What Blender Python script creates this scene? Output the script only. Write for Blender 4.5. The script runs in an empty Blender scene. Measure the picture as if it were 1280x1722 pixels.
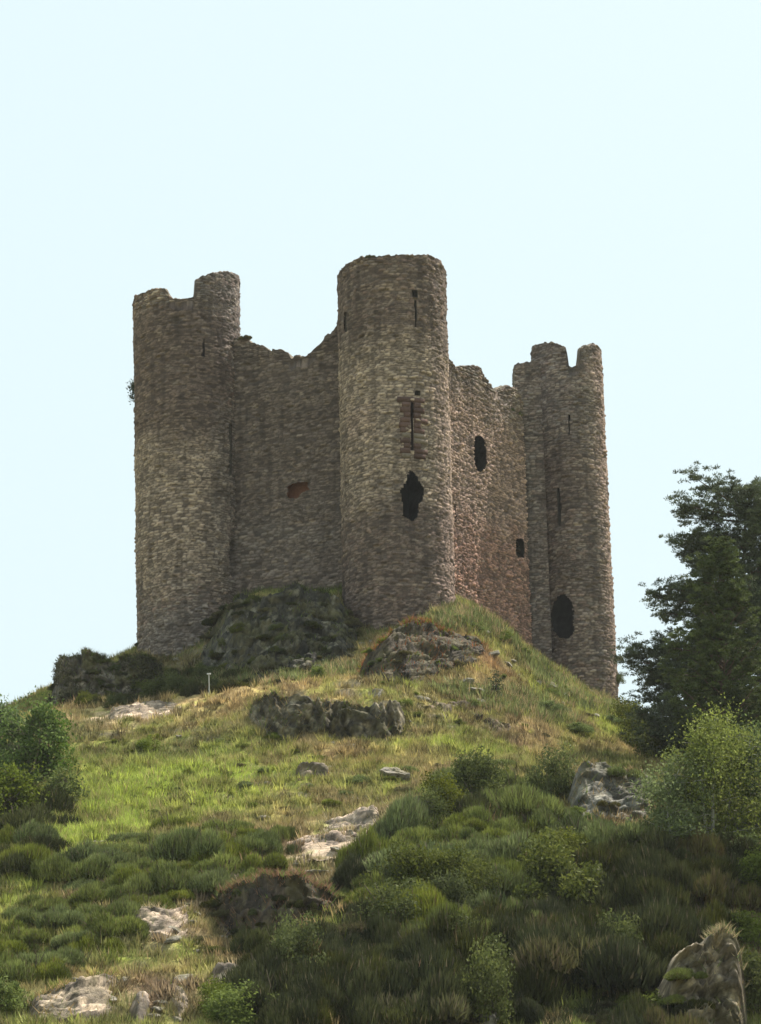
import bpy, math, random
import numpy as np
random.seed(7)
rng = np.random.default_rng(7)
scene = bpy.context.scene
col = scene.collection
R = math.radians

# ------------------------------------------------------------ camera
FPX, PITCH, ROLL = 4500.0, R(16.0), R(-1.2)
fwd = np.array([0, math.cos(PITCH), math.sin(PITCH)])
rt0 = np.array([1.0, 0, 0]); up0 = np.array([0, -math.sin(PITCH), math.cos(PITCH)])
rt = rt0*math.cos(ROLL) + up0*math.sin(ROLL)
up = up0*math.cos(ROLL) - rt0*math.sin(ROLL)
from mathutils import Matrix
cd = bpy.data.cameras.new('camera'); cam = bpy.data.objects.new('camera', cd); col.objects.link(cam)
cam.matrix_world = Matrix([[rt[i], up[i], -fwd[i], 0] for i in range(3)] + [[0, 0, 0, 1]])
cd.sensor_fit = 'HORIZONTAL'; cd.sensor_width = 36; cd.lens = 36*FPX/1280
cd.clip_start = 1; cd.clip_end = 6000
scene.camera = cam

# ------------------------------------------------------------ sky, sun, exposure
SUN_EL, SUN_AZ = R(58), R(127)          # azimuth measured from the direction of the viewer, towards the right
sdir = np.array([math.sin(SUN_AZ)*math.cos(SUN_EL), -math.cos(SUN_AZ)*math.cos(SUN_EL), math.sin(SUN_EL)])
world = bpy.data.worlds.new('World'); scene.world = world; world.use_nodes = True
nt = world.node_tree; bg = nt.nodes['Background']
sky = nt.nodes.new('ShaderNodeTexSky'); sky.sky_type = 'NISHITA'; sky.sun_disc = False
sky.sun_elevation = SUN_EL; sky.sun_rotation = math.atan2(sdir[0], sdir[1])
sky.air_density = 1.0; sky.dust_density = 4.0; sky.ozone_density = 1.0
mx = nt.nodes.new('ShaderNodeMix'); mx.data_type = 'RGBA'; mx.inputs[0].default_value = 0.85
nt.links.new(sky.outputs[0], mx.inputs[6]); mx.inputs[7].default_value = (5.15, 6.12, 6.2, 1)   # bright milky summer haze
nt.links.new(mx.outputs[2], bg.inputs[0]); bg.inputs[1].default_value = 0.10
sl = bpy.data.lights.new('sun', 'SUN'); sl.energy = 5.0; sl.angle = R(0.6); sl.color = (1, 0.93, 0.82)
so = bpy.data.objects.new('sun', sl); col.objects.link(so)
from mathutils import Vector
so.rotation_euler = Vector(sdir).to_track_quat('Z', 'Y').to_euler(); so.location = (60, 200, 150)
scene.view_settings.view_transform = 'Standard'; scene.view_settings.look = 'None'
scene.view_settings.exposure = 0.76; scene.view_settings.gamma = 1
scene.render.engine = 'CYCLES'
scene.cycles.max_bounces = 5; scene.cycles.diffuse_bounces = 3; scene.cycles.transmission_bounces = 3

# ------------------------------------------------------------ maths helpers
def ray(px, py):
    return fwd + rt*((px-640)/FPX) + up*((861-py)/FPX)
def P(px, py, Y):
    d = ray(px, py); return d*(Y/d[1])
def depth_of(p): return float(np.dot(p, fwd))

def _hash(ix, iy, iz, seed):
    n = (ix.astype(np.int64)*374761393 + iy.astype(np.int64)*668265263 + iz.astype(np.int64)*2147483647 + seed*974634777) & 0xffffffff
    n = ((n ^ (n >> 13))*1274126177) & 0xffffffff
    n = ((n ^ (n >> 16))*2246822519) & 0xffffffff
    n = n ^ (n >> 15)
    return (n & 0xffffff)/float(0xffffff)
def vnoise(x, y, z=None, seed=0):
    x = np.asarray(x, float); y = np.asarray(y, float)
    z = np.zeros_like(x) if z is None else np.asarray(z, float)
    xi, yi, zi = np.floor(x), np.floor(y), np.floor(z)
    fx, fy, fz = x-xi, y-yi, z-zi
    fx = fx*fx*(3-2*fx); fy = fy*fy*(3-2*fy); fz = fz*fz*(3-2*fz)
    r = 0
    for a in (0, 1):
        for b in (0, 1):
            for c in (0, 1):
                w = (fx if a else 1-fx)*(fy if b else 1-fy)*(fz if c else 1-fz)
                r = r + w*_hash(xi+a, yi+b, zi+c, seed)
    return r*2-1
def fbm(x, y, z=None, oct=4, seed=0):
    s = 0; a = 1; t = 0
    x = np.asarray(x, float); y = np.asarray(y, float); z = None if z is None else np.asarray(z, float)
    for o in range(oct):
        s = s + a*vnoise(x*2**o, y*2**o, None if z is None else z*2**o, seed+o*17); t += a; a *= 0.5
    return s/t
def h1(i, seed): i = np.asarray(i); return _hash(i, i*0, i*0, seed)
def h2(i, j, seed): return _hash(np.asarray(i), np.asarray(j), np.asarray(i)*0, seed)
def smooth(a, b, x):
    t = np.clip((x-a)/(b-a), 0, 1); return t*t*(3-2*t)
def mixc(a, b, t):
    t = np.asarray(t)[..., None]; return a*(1-t) + np.asarray(b)*t

# ------------------------------------------------------------ object helpers
def make_mesh(name, V, F, C=None, UVv=None, smooth_sh=False):
    """V (n,3); F = (m,3) or (m,4) array, or a list of such arrays"""
    me = bpy.data.meshes.new(name)
    V = np.asarray(V, np.float32)
    Fs = F if isinstance(F, list) else [F]
    Fs = [np.asarray(f, np.int32) for f in Fs if len(f)]
    loops = np.concatenate([f.ravel() for f in Fs]); sizes = np.concatenate([np.full(len(f), f.shape[1], np.int32) for f in Fs])
    starts = np.concatenate([[0], np.cumsum(sizes)[:-1]]).astype(np.int32)
    me.vertices.add(len(V)); me.vertices.foreach_set('co', V.ravel())
    me.loops.add(len(loops)); me.loops.foreach_set('vertex_index', loops)
    me.polygons.add(len(sizes)); me.polygons.foreach_set('loop_start', starts); me.polygons.foreach_set('loop_total', sizes)
    if smooth_sh: me.polygons.foreach_set('use_smooth', np.ones(len(sizes), bool))
    me.update(calc_edges=True)
    if C is not None:
        a = me.color_attributes.new('Col', 'FLOAT_COLOR', 'POINT')
        c4 = np.ones((len(V), 4), np.float32); c4[:, :3] = np.clip(C, 0.004, 0.9)
        a.data.foreach_set('color', c4.ravel())
    me.validate()
    return me
def obj(name, me, mat, parent=None, loc=None):
    o = bpy.data.objects.new(name, me); col.objects.link(o)
    if mat is not None and me is not None and not me.materials: me.materials.append(mat)
    if parent is not None: o.parent = parent
    if loc is not None: o.location = loc
    return o
def tag(o, label=None, cat=None, group=None, kind=None):
    if label: o['label'] = label
    if cat: o['category'] = cat
    if group: o['group'] = group
    if kind: o['kind'] = kind
    return o
def empty(name, loc, rz=0):
    o = bpy.data.objects.new(name, None); col.objects.link(o); o.location = tuple(float(v) for v in loc); o.rotation_euler = (0, 0, rz); return o
def grid_faces(nr, nc, wrap=False):
    i = np.arange(nr-1)[:, None]; j = np.arange(nc if wrap else nc-1)[None, :]
    j2 = (j+1) % nc
    f = np.stack([i*nc+j, i*nc+j2, (i+1)*nc+j2, (i+1)*nc+j], -1)
    return f.reshape(-1, 4)
class Geo:
    def __init__(s): s.V = []; s.F4 = []; s.F3 = []; s.C = []; s.n = 0
    def add(s, V, F, C):
        V = np.asarray(V, float); F = np.asarray(F)
        C = np.broadcast_to(np.asarray(C, float), (len(V), 3))
        (s.F4 if F.shape[1] == 4 else s.F3).append(F+s.n); s.V.append(V); s.C.append(C); s.n += len(V)
    def mesh(s, name, smooth_sh=False):
        Fs = []
        if s.F4: Fs.append(np.concatenate(s.F4))
        if s.F3: Fs.append(np.concatenate(s.F3))
        return make_mesh(name, np.concatenate(s.V), Fs, np.concatenate(s.C), smooth_sh=smooth_sh)

# ------------------------------------------------------------ materials
def N(nt, t, **k):
    n = nt.nodes.new(t)
    for a, b in k.items(): setattr(n, a, b)
    return n
def mat_surface(name, rough=0.95, nscale=3.0, var=0.35, bump=0.05, bscale=6.0, spec=0.2, tint2=None):
    """vertex colour broken up by noise in object space, with bump"""
    m = bpy.data.materials.new(name); m.use_nodes = True; nt = m.node_tree; L = nt.links.new
    b = nt.nodes['Principled BSDF']; b.inputs['Roughness'].default_value = rough
    b.inputs['Specular IOR Level'].default_value = spec
    at = N(nt, 'ShaderNodeAttribute', attribute_name='Col')
    tc = N(nt, 'ShaderNodeTexCoord')
    n1 = N(nt, 'ShaderNodeTexNoise'); n1.inputs['Scale'].default_value = nscale; n1.inputs['Detail'].default_value = 8; n1.inputs['Roughness'].default_value = 0.7
    L(tc.outputs['Object'], n1.inputs['Vector'])
    mr = N(nt, 'ShaderNodeMapRange'); mr.inputs[1].default_value = 0.3; mr.inputs[2].default_value = 0.7
    mr.inputs[3].default_value = 1-var; mr.inputs[4].default_value = 1+var
    L(n1.outputs[0], mr.inputs[0])
    mul = N(nt, 'ShaderNodeVectorMath', operation='SCALE'); L(at.outputs['Color'], mul.inputs[0]); L(mr.outputs[0], mul.inputs['Scale'])
    out = mul.outputs[0]
    if tint2 is not None:
        n3 = N(nt, 'ShaderNodeTexNoise'); n3.inputs['Scale'].default_value = tint2[1]; n3.inputs['Detail'].default_value = 5
        L(tc.outputs['Object'], n3.inputs['Vector'])
        m3 = N(nt, 'ShaderNodeMapRange'); m3.inputs[1].default_value = 0.52; m3.inputs[2].default_value = 0.66; m3.inputs[4].default_value = tint2[2]
        L(n3.outputs[0], m3.inputs[0])
        mm = N(nt, 'ShaderNodeMix', data_type='RGBA'); L(m3.outputs[0], mm.inputs[0]); L(out, mm.inputs[6]); mm.inputs[7].default_value = (*tint2[0], 1)
        out = mm.outputs[2]
    L(out, b.inputs['Base Color'])
    n2 = N(nt, 'ShaderNodeTexNoise'); n2.inputs['Scale'].default_value = bscale; n2.inputs['Detail'].default_value = 6; n2.inputs['Roughness'].default_value = 0.65
    L(tc.outputs['Object'], n2.inputs['Vector'])
    bp = N(nt, 'ShaderNodeBump'); bp.inputs['Distance'].default_value = bump; bp.inputs['Strength'].default_value = 1
    L(n2.outputs[0], bp.inputs['Height']); L(bp.outputs[0], b.inputs['Normal'])
    return m
def mat_leaf(name, trans=0.35, var=0.3, nscale=1.5):
    m = bpy.data.materials.new(name); m.use_nodes = True; nt = m.node_tree; L = nt.links.new
    nt.nodes.remove(nt.nodes['Principled BSDF']); o = nt.nodes['Material Output']
    at = N(nt, 'ShaderNodeAttribute', attribute_name='Col')
    tc = N(nt, 'ShaderNodeTexCoord')
    oi = N(nt, 'ShaderNodeObjectInfo')
    ad = N(nt, 'ShaderNodeVectorMath', operation='ADD'); L(tc.outputs['Object'], ad.inputs[0]); 
    sc = N(nt, 'ShaderNodeVectorMath', operation='SCALE'); L(oi.outputs['Location'], sc.inputs[0]); sc.inputs['Scale'].default_value = 1.0
    L(sc.outputs[0], ad.inputs[1])
    n1 = N(nt, 'ShaderNodeTexNoise'); n1.inputs['Scale'].default_value = nscale; n1.inputs['Detail'].default_value = 4
    L(ad.outputs[0], n1.inputs['Vector'])
    mr = N(nt, 'ShaderNodeMapRange'); mr.inputs[1].default_value = 0.3; mr.inputs[2].default_value = 0.7; mr.inputs[3].default_value = 1-var; mr.inputs[4].default_value = 1+var
    L(n1.outputs[0], mr.inputs[0])
    hs = N(nt, 'ShaderNodeHueSaturation'); L(at.outputs['Color'], hs.inputs['Color']); L(mr.outputs[0], hs.inputs['Value'])
    mh = N(nt, 'ShaderNodeMapRange'); mh.inputs[3].default_value = 0.480; mh.inputs[4].default_value = 0.503; L(oi.outputs['Random'], mh.inputs[0]); L(mh.outputs[0], hs.inputs['Hue'])
    ms = N(nt, 'ShaderNodeMapRange'); ms.inputs[3].default_value = 1.1; ms.inputs[4].default_value = 0.75; L(oi.outputs['Random'], ms.inputs[0]); L(ms.outputs[0], hs.inputs['Saturation'])
    d = N(nt, 'ShaderNodeBsdfPrincipled'); d.inputs['Roughness'].default_value = 0.6; d.inputs['Specular IOR Level'].default_value = 0.06
    t = N(nt, 'ShaderNodeBsdfTranslucent')
    L(hs.outputs[0], d.inputs['Base Color']); L(hs.outputs[0], t.inputs[0])
    mxs = N(nt, 'ShaderNodeMixShader'); mxs.inputs[0].default_value = trans; L(d.outputs[0], mxs.inputs[1]); L(t.outputs[0], mxs.inputs[2]); L(mxs.outputs[0], o.inputs[0])
    return m
M_STONE = mat_surface('rubble_masonry', 0.95, 9.0, 0.28, 0.05, 14.0, 0.15)
M_DRESS = mat_surface('dressed_red_stone', 0.9, 6.0, 0.25, 0.03, 12.0, 0.15)
M_ROCK = mat_surface('bare_rock', 0.85, 2.2, 0.45, 0.16, 3.5, 0.3, ((0.10, 0.085, 0.04), 1.1, 0.75))
M_GROUND = mat_surface('hillside_soil', 1.0, 1.6, 0.4, 0.22, 2.6, 0.1)
M_GRASS = mat_leaf('grass_blades', 0.35, 0.25, 0.6)
M_BROOM = mat_leaf('broom_twigs', 0.25, 0.35, 1.2)
M_LEAF = mat_leaf('broad_leaves', 0.4, 0.3, 1.0)
M_NEEDLE = mat_leaf('pine_needles', 0.2, 0.35, 0.8)
M_BARK = mat_surface('bark', 0.9, 6.0, 0.4, 0.04, 10.0, 0.2)
M_PAINT = mat_surface('weathered_white', 0.7, 8.0, 0.12, 0.005, 20.0, 0.3)

# ------------------------------------------------------------ terrain
CP = [ # px, py, distance
 (240,1116,180.6),(275,1128,179.6),(318,1130,178.6),(345,1124,178),(390,1128,174.5),(420,1008,181),(500,1004,180),(565,1008,178),(450,1080,174),(540,1080,173),(480,1125,170),
 (600,1068,174),(655,1066,173.2),(695,1060,173.2),(745,1034,174.2),(775,1022,176.8),(830,1042,181),(880,1088,187),(920,1128,191.5),
 (980,1160,193.2),(1035,1182,194),(1062,1212,192),
 (680,1070,170.3),(760,1062,172),(720,1085,168.5),(800,1100,170.5),(645,1108,168.5),(600,1138,166.5),
 (700,1135,164.5),(800,1155,165),(900,1185,168),(1000,1215,174),(1060,1235,178),(880,1130,176),
 (160,1186,168),(230,1180,167),(300,1178,166),(400,1160,165),(500,1142,166),(560,1142,166),(120,1190,168),(350,1140,172),
 (200,1215,159),(300,1212,158),(430,1183,156.5),(550,1168,156.5),(680,1190,156.5),(440,1226,152.8),(550,1250,152.2),(680,1244,152.4),
 (100,1240,157),(20,1262,156),(760,1215,156),(850,1220,159),(960,1245,164),
 (60,1350,142),(200,1300,146),(350,1290,147),(550,1300,145.5),(750,1270,149),(900,1262,154),(1020,1275,155),(1150,1300,152),
 (50,1480,127),(200,1400,135.5),(350,1400,135),(500,1380,137),(640,1370,138),(800,1325,136.5),(960,1310,140.5),(1100,1320,142),(1280,1350,140),
 (0,1600,115),(150,1520,122.5),(300,1520,122),(450,1480,126),(620,1440,123),(700,1378,129),(760,1410,126),(900,1420,127),(1080,1410,129),(560,1435,131),(500,1500,125.5),(430,1570,120.5),(560,1540,116.5),(490,1620,111.5),(590,1465,128.5),(800,1520,119),(1000,1520,120.5),(1280,1460,128),
 (0,1722,105),(200,1722,106),(400,1722,107),(600,1722,107),(800,1722,107.5),(1000,1722,108),(1170,1722,109),
 (300,1620,115.5),(620,1600,113),(900,1600,113.5),(1160,1580,116.5),(380,1640,114.5),(1300,1740,107)]
pts = np.array([P(*c) for c in CP])
EXTRA = [(-60,165,22),(-45,180,31),(-34,172,33),(-32,190,37),(-60,220,25),(-30,212,40),(0,214,41),(25,205,36),(24,192,33),(34,178,26),(45,160,21),(60,190,15),(60,130,10),(40,130,14.5),
 (0,196,46),(8,200,44),(-8,192,46.5),(20,214,34),(0,240,32),(45,225,20),(-60,130,13),(-40,140,20),(-45,110,7),(45,105,6),(0,92,6.2),(-25,92,6),(25,92,6),(-60,90,3),(60,90,3),(0,270,22),(60,270,12),(-60,270,15)]
pts = np.vstack([pts, np.array(EXTRA, float)])
def tps_fit(p, lam=0.08):
    n = len(p); d = np.hypot(p[:, None, 0]-p[None, :, 0], p[:, None, 1]-p[None, :, 1])
    K = np.where(d > 0, d*d*np.log(d+1e-9), 0) + np.eye(n)*lam
    Q = np.c_[np.ones(n), p[:, :2]]
    A = np.zeros((n+3, n+3)); A[:n, :n] = K; A[:n, n:] = Q; A[n:, :n] = Q.T
    b = np.zeros(n+3); b[:n] = p[:, 2]
    return np.linalg.solve(A, b)
wt = tps_fit(pts)
def tps(x, y):
    sh = x.shape; x = x.ravel(); y = y.ravel(); out = np.zeros_like(x)
    for s in range(0, len(x), 20000):
        xs, ys = x[s:s+20000], y[s:s+20000]
        d2 = (xs[:, None]-pts[None, :, 0])**2 + (ys[:, None]-pts[None, :, 1])**2
        K = 0.5*d2*np.log(d2+1e-9)
        out[s:s+20000] = K@wt[:len(pts)] + wt[len(pts)] + wt[len(pts)+1]*xs + wt[len(pts)+2]*ys
    return out.reshape(sh)
def axis(a, b, step, far):
    mid = np.arange(a, b+1e-6, step); k = np.cumsum(step*1.22**np.arange(1, 42)); k = k[k < far]
    return np.concatenate([(a-k)[::-1], mid, b+k])
GX = axis(-36, 36, 0.22, 2500); GY = axis(98, 202, 0.24, 3500)
XX, YY = np.meshgrid(GX, GY)
def terrain_z(X, Y):
    inside = (np.abs(X) < 62) & (Y > 88) & (Y < 275)
    Z = np.zeros_like(X)
    Z[inside] = tps(X[inside], Y[inside])
    # distance based fall off outside the modelled hill
    dx = np.maximum(np.abs(X)-50, 0); dy = np.maximum(Y-240, 0); dn = np.maximum(95-Y, 0)
    f = np.exp(-(dx/10)) * np.exp(-(dy/30))
    base = -3 + 4*fbm(X/300, Y/300, oct=3, seed=5)
    near = -1.9 + 8.1*np.clip(Y/92, 0, 1)**1.4
    Z = np.where(inside, Z*f + base*(1-f), np.where((Y <= 88) & (Y > -20), near*np.exp(-np.maximum(np.abs(X)-62, 0)/60)-0.5*(np.abs(X) > 62), base))
    return np.nan_to_num(Z)
ZZ = terrain_z(XX, YY)
det = ((np.abs(XX) < 60) & (YY > 90) & (YY < 230)).astype(float)
lum = (fbm(XX/6, YY/6, oct=4, seed=11)*0.95*(1-.45*smooth(160,170,YY)) + fbm(XX/2.2, YY/2.6, oct=4, seed=12)*0.50)
ter = ZZ + lum                      # little broken ledges, as on grazed rocky ground
stepn = 0.9
q = ter/stepn; fr = q-np.floor(q); ledge = (np.floor(q) + smooth(0.25, 0.75, fr))*stepn
lmask = smooth(-0.1, 0.35, fbm(XX/7+9, YY/7, oct=3, seed=13))*0.75
keepm = 1-smooth(174, 180, YY)*(XX < 8)*0.6
ZZ = ZZ + det*keepm*(lum*0.8 + lmask*(ledge-ter))
def hz(x, y):
    x = np.asarray(x, float); y = np.asarray(y, float)
    i = np.clip(np.searchsorted(GX, x)-1, 0, len(GX)-2); j = np.clip(np.searchsorted(GY, y)-1, 0, len(GY)-2)
    fx = np.clip((x-GX[i])/(GX[i+1]-GX[i]), 0, 1); fy = np.clip((y-GY[j])/(GY[j+1]-GY[j]), 0, 1)
    return (ZZ[j, i]*(1-fx)*(1-fy) + ZZ[j, i+1]*fx*(1-fy) + ZZ[j+1, i]*(1-fx)*fy + ZZ[j+1, i+1]*fx*fy)
def ground(px, py):
    """first point of the ground on the line of sight through a photo pixel"""
    d = ray(px, py); Ys = np.arange(96, 235, 0.1)
    X = d[0]/d[1]*Ys; Z = d[2]/d[1]*Ys; h = hz(X, Ys)
    k = np.argmax(h >= Z)
    if not (h >= Z).any(): return None
    return np.array([X[k], Ys[k], h[k]])

# ---- ground colours: patches at their places on the hill
STRAW = np.array([0.36, 0.27, 0.115]); GREEN = np.array([0.13, 0.19, 0.03]); LIME = np.array([0.25, 0.31, 0.04])
SOIL = np.array([0.17, 0.115, 0.07]); PALE = np.array([0.40, 0.31, 0.23]); DARKG = np.array([0.045, 0.055, 0.02]); RUST = np.array([0.24, 0.13, 0.06])  # DARKG also paints shade into the ground at lower right
BLOBS = [ # px,py,rx,ry,colour,strength, blade height factor
 (250,1198,170,22,STRAW*1.1,1,.35),(200,1200,80,14,PALE,.8,.15),(420,1170,120,14,STRAW,1,.5),(560,1155,90,10,STRAW,.9,.5),
 (600,1275,120,22,RUST,.5,.8),(900,1110,90,30,RUST,.4,.8),(820,1110,60,25,RUST,.7,.7),(740,1075,60,14,RUST,.9,.8),
 (820,1035,70,20,GREEN,1,1.8),(700,1050,40,10,GREEN,.8,1.5),(940,1150,60,30,GREEN,.8,1.2),(1020,1210,50,22,LIME,.5,1.1),(990,1190,40,20,STRAW,.5,1),
 (300,1330,240,42,LIME,1,1.2),(180,1370,120,30,LIME,1,1.2),(560,1265,60,12,STRAW,.7,.8),(100,1420,120,40,LIME,1,1.4),(60,1500,60,40,LIME,.7,1.3),(400,1310,90,22,LIME,.6,1.2),(750,1260,120,26,LIME,.75,1.2),(680,1275,60,15,STRAW,.6,1),
 (250,1270,180,25,GREEN,.6,1.2),(530,1350,130,30,STRAW,.55,1),(480,1400,60,20,STRAW,.6,.8),(900,1230,110,20,STRAW,.6,.9),(850,1200,90,20,SOIL,.5,.6),
 (560,1430,90,18,PALE,1,.1),(590,1390,70,14,PALE,.9,.1),(480,1480,70,20,SOIL,.8,.5),(440,1530,60,30,SOIL,.8,.5),(520,1500,60,20,SOIL,.6,.6),
 (240,1560,70,24,PALE,.9,.1),(410,1475,60,14,PALE,.8,.1),(330,1510,40,12,PALE,.5,.3),(250,1670,60,25,PALE,.8,.1),(380,1640,50,14,PALE,.7,.2),(360,1620,80,30,STRAW,.6,.7),(180,1640,110,22,STRAW,.8,.8),(280,1680,110,40,SOIL,.6,.5),(100,1690,90,25,PALE,.6,.2),
 (760,1420,70,25,RUST,.5,.9),(860,1400,60,25,SOIL,.5,.8),(1020,1340,60,40,SOIL,.5,.5),(1100,1640,90,30,STRAW,.7,1),(800,1600,250,90,DARKG,.8,1),(1050,1520,200,80,DARKG,.8,1),
 (600,1680,160,60,DARKG,.7,1),(1000,1700,240,60,DARKG,.9,1),(620,1560,80,60,DARKG,.8,1),(520,1660,80,50,DARKG,.9,1),(300,1150,110,14,DARKG,.7,1.3),(180,1165,70,14,DARKG,.8,1.2),(450,1110,130,30,DARKG,.7,.8),(570,1190,120,14,STRAW,.7,.6),
 (700,1180,70,16,STRAW,.6,.8),(640,1140,60,12,GREEN,.5,1),(560,1135,60,8,GREEN,.7,1.4),(820,1180,90,12,GREEN,.5,1),(920,1200,50,20,GREEN,.8,1.5),(1000,1190,70,34,LIME,.7,1),(900,1150,50,22,LIME,.5,1.1),(420,1162,160,12,STRAW*1.1,.8,.4),(250,1330,200,40,LIME*1.1,.6,1.2)]
bl = []
for (px, py, rx, ry, c, s, bh) in BLOBS:
    g = ground(px, py)
    if g is None: continue
    a = ground(px, py-ry); b2 = ground(px, py+ry)
    ya = a[1] if a is not None else g[1]+4; yb = b2[1] if b2 is not None else g[1]-3
    bl.append((g[0], (ya+yb)/2, max(rx/FPX*g[1], .8), max((ya-yb)/2, 1.2), c, s, bh))
def ground_colour(X, Y):
    sh = X.shape
    n1 = fbm(X/6, Y/6, oct=4, seed=21); n2 = fbm(X/2.2, Y/2.2, oct=4, seed=22); n3 = fbm(X/.7, Y/.7, oct=3, seed=23)
    C = np.broadcast_to(np.array([0.215, 0.20, 0.06]), sh+(3,)).copy()
    C = mixc(C, STRAW*0.9, smooth(-0.05, 0.35, n2)*0.75)
    C = mixc(C, GREEN, smooth(0.0, 0.4, n1)*0.6)
    C = mixc(C, SOIL, smooth(0.18, 0.45, fbm(X/3+50, Y/3, oct=4, seed=24))*0.6)
    H = np.ones(sh)
    wx = X + 1.2*n2 + .5*n3; wy = Y + 1.6*n1 + .6*n3
    for (bx, by, rx, ry, c, s, bh) in bl:
        d = ((wx-bx)/rx)**2 + ((wy-by)/ry)**2
        w = s*np.exp(-np.maximum(d-.25, 0)*1.3)*np.clip(1+1.0*n3, .4, 1)
        C = mixc(C, c, np.clip(w, 0, 1)); H = H*(1-w) + bh*w
    n5 = fbm(X/1.1+7, Y/1.4, oct=3, seed=27); C = mixc(C, np.array([.13, .085, .05]), smooth(.12, .42, n5)*.4); C = mixc(C, LIME*.9, smooth(.1, .4, -n5)*.45)
    C = C*1.12*(1+0.28*n3)[..., None]*(1+.12*fbm(X/.3, Y/.3, oct=2, seed=26))[..., None]
    return C, H
TC, TH = ground_colour(XX, YY)
gx = np.gradient(ZZ, axis=1)/np.gradient(XX, axis=1); gy = np.gradient(ZZ, axis=0)/np.gradient(YY, axis=0)
slope = np.hypot(gx, gy)
bare = smooth(0.95, 1.5, slope)*det
TC = mixc(TC, np.array([0.20, 0.165, 0.12]), bare*0.85)
V = np.stack([XX, YY, ZZ], -1).reshape(-1, 3)
hill = obj('hillside', make_mesh('hillside', V, grid_faces(len(GY), len(GX)), TC.reshape(-1, 3), smooth_sh=True), M_GROUND)
tag(hill, kind='structure')

# ------------------------------------------------------------ masonry
CW = np.array([[.205,.175,.125],[.165,.135,.10],[.135,.11,.088],[.19,.15,.115],[.15,.148,.13],[.25,.225,.175],[.175,.12,.09],[.115,.10,.085]])
def stones(u, v, seed, hh=0.135, ww=0.40):
    """two gauges of stonework in patches and lifts"""
    a = stones1(u, v, seed, hh, ww); b = stones1(u, v, seed+500, hh*1.5, ww*1.35)
    m = fbm(u/4.5, v/1.7, oct=3, seed=seed+77) > .12
    return tuple(np.where(m, y, x) for x, y in zip(a, b))
def stones1(u, v, seed, hh, ww):
    """irregular rubble: jittered flat cells, roughly coursed; returns two random values per stone and a 0..1 distance from its joint"""
    sc = 1+.35*fbm(u/2.5, v/1.8, oct=2, seed=seed+11)
    x = (u+.06*vnoise(u*2, v*4, seed=seed+2))/ww; y = (v+.16*vnoise(u*.5, v*.6, seed=seed+1)+.05*vnoise(u*2.4, v*2.4, seed=seed+3))/hh
    x = x*(1+.0*sc); j0 = np.floor(y); d1 = np.full(x.shape, 9.0); d2 = np.full(x.shape, 9.0); bi = np.zeros(x.shape); bj = np.zeros(x.shape)
    for dj in (-1, 0, 1):
        jj = j0+dj; xs = x+.5*(jj % 2)+.35*h1(jj, seed+4); i0 = np.floor(xs)
        for di in (-1, 0, 1):
            ii = i0+di; cx = ii+.5+.75*(h2(ii, jj, seed+5)-.5); cy = jj+.5+.26*(h2(ii, jj, seed+6)-.5)
            wgt = .75+.6*h2(ii, jj, seed+8)
            d = np.sqrt(((xs-cx)/1.0)**2+((y-cy)*1.05)**2)/wgt
            m = d < d1; d2 = np.where(m, d1, np.minimum(d2, d)); bi = np.where(m, ii, bi); bj = np.where(m, jj, bj); d1 = np.where(m, d, d1)
    fy = y-np.floor(y); crs = np.minimum(fy, 1-fy)*2; cm = .5+.5*smooth(-.15, .25, fbm(u/3, v/1.6, oct=2, seed=seed+12))
    e = np.clip((d2-d1)/.34, 0, 1)*(1-cm*(1-smooth(0, .42, crs)))
    return h2(bi, bj, seed+9), h2(bi, bj, seed+10), e
def inpoly(poly, x, y):
    r = np.zeros(x.shape, bool); n = len(poly)
    for i in range(n):
        x1, y1 = poly[i]; x2, y2 = poly[(i+1) % n]
        if y1 == y2: continue
        c = ((y1 > y) != (y2 > y)) & (x < (x2-x1)*(y-y1)/(y2-y1)+x1)
        r ^= c
    return r
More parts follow.
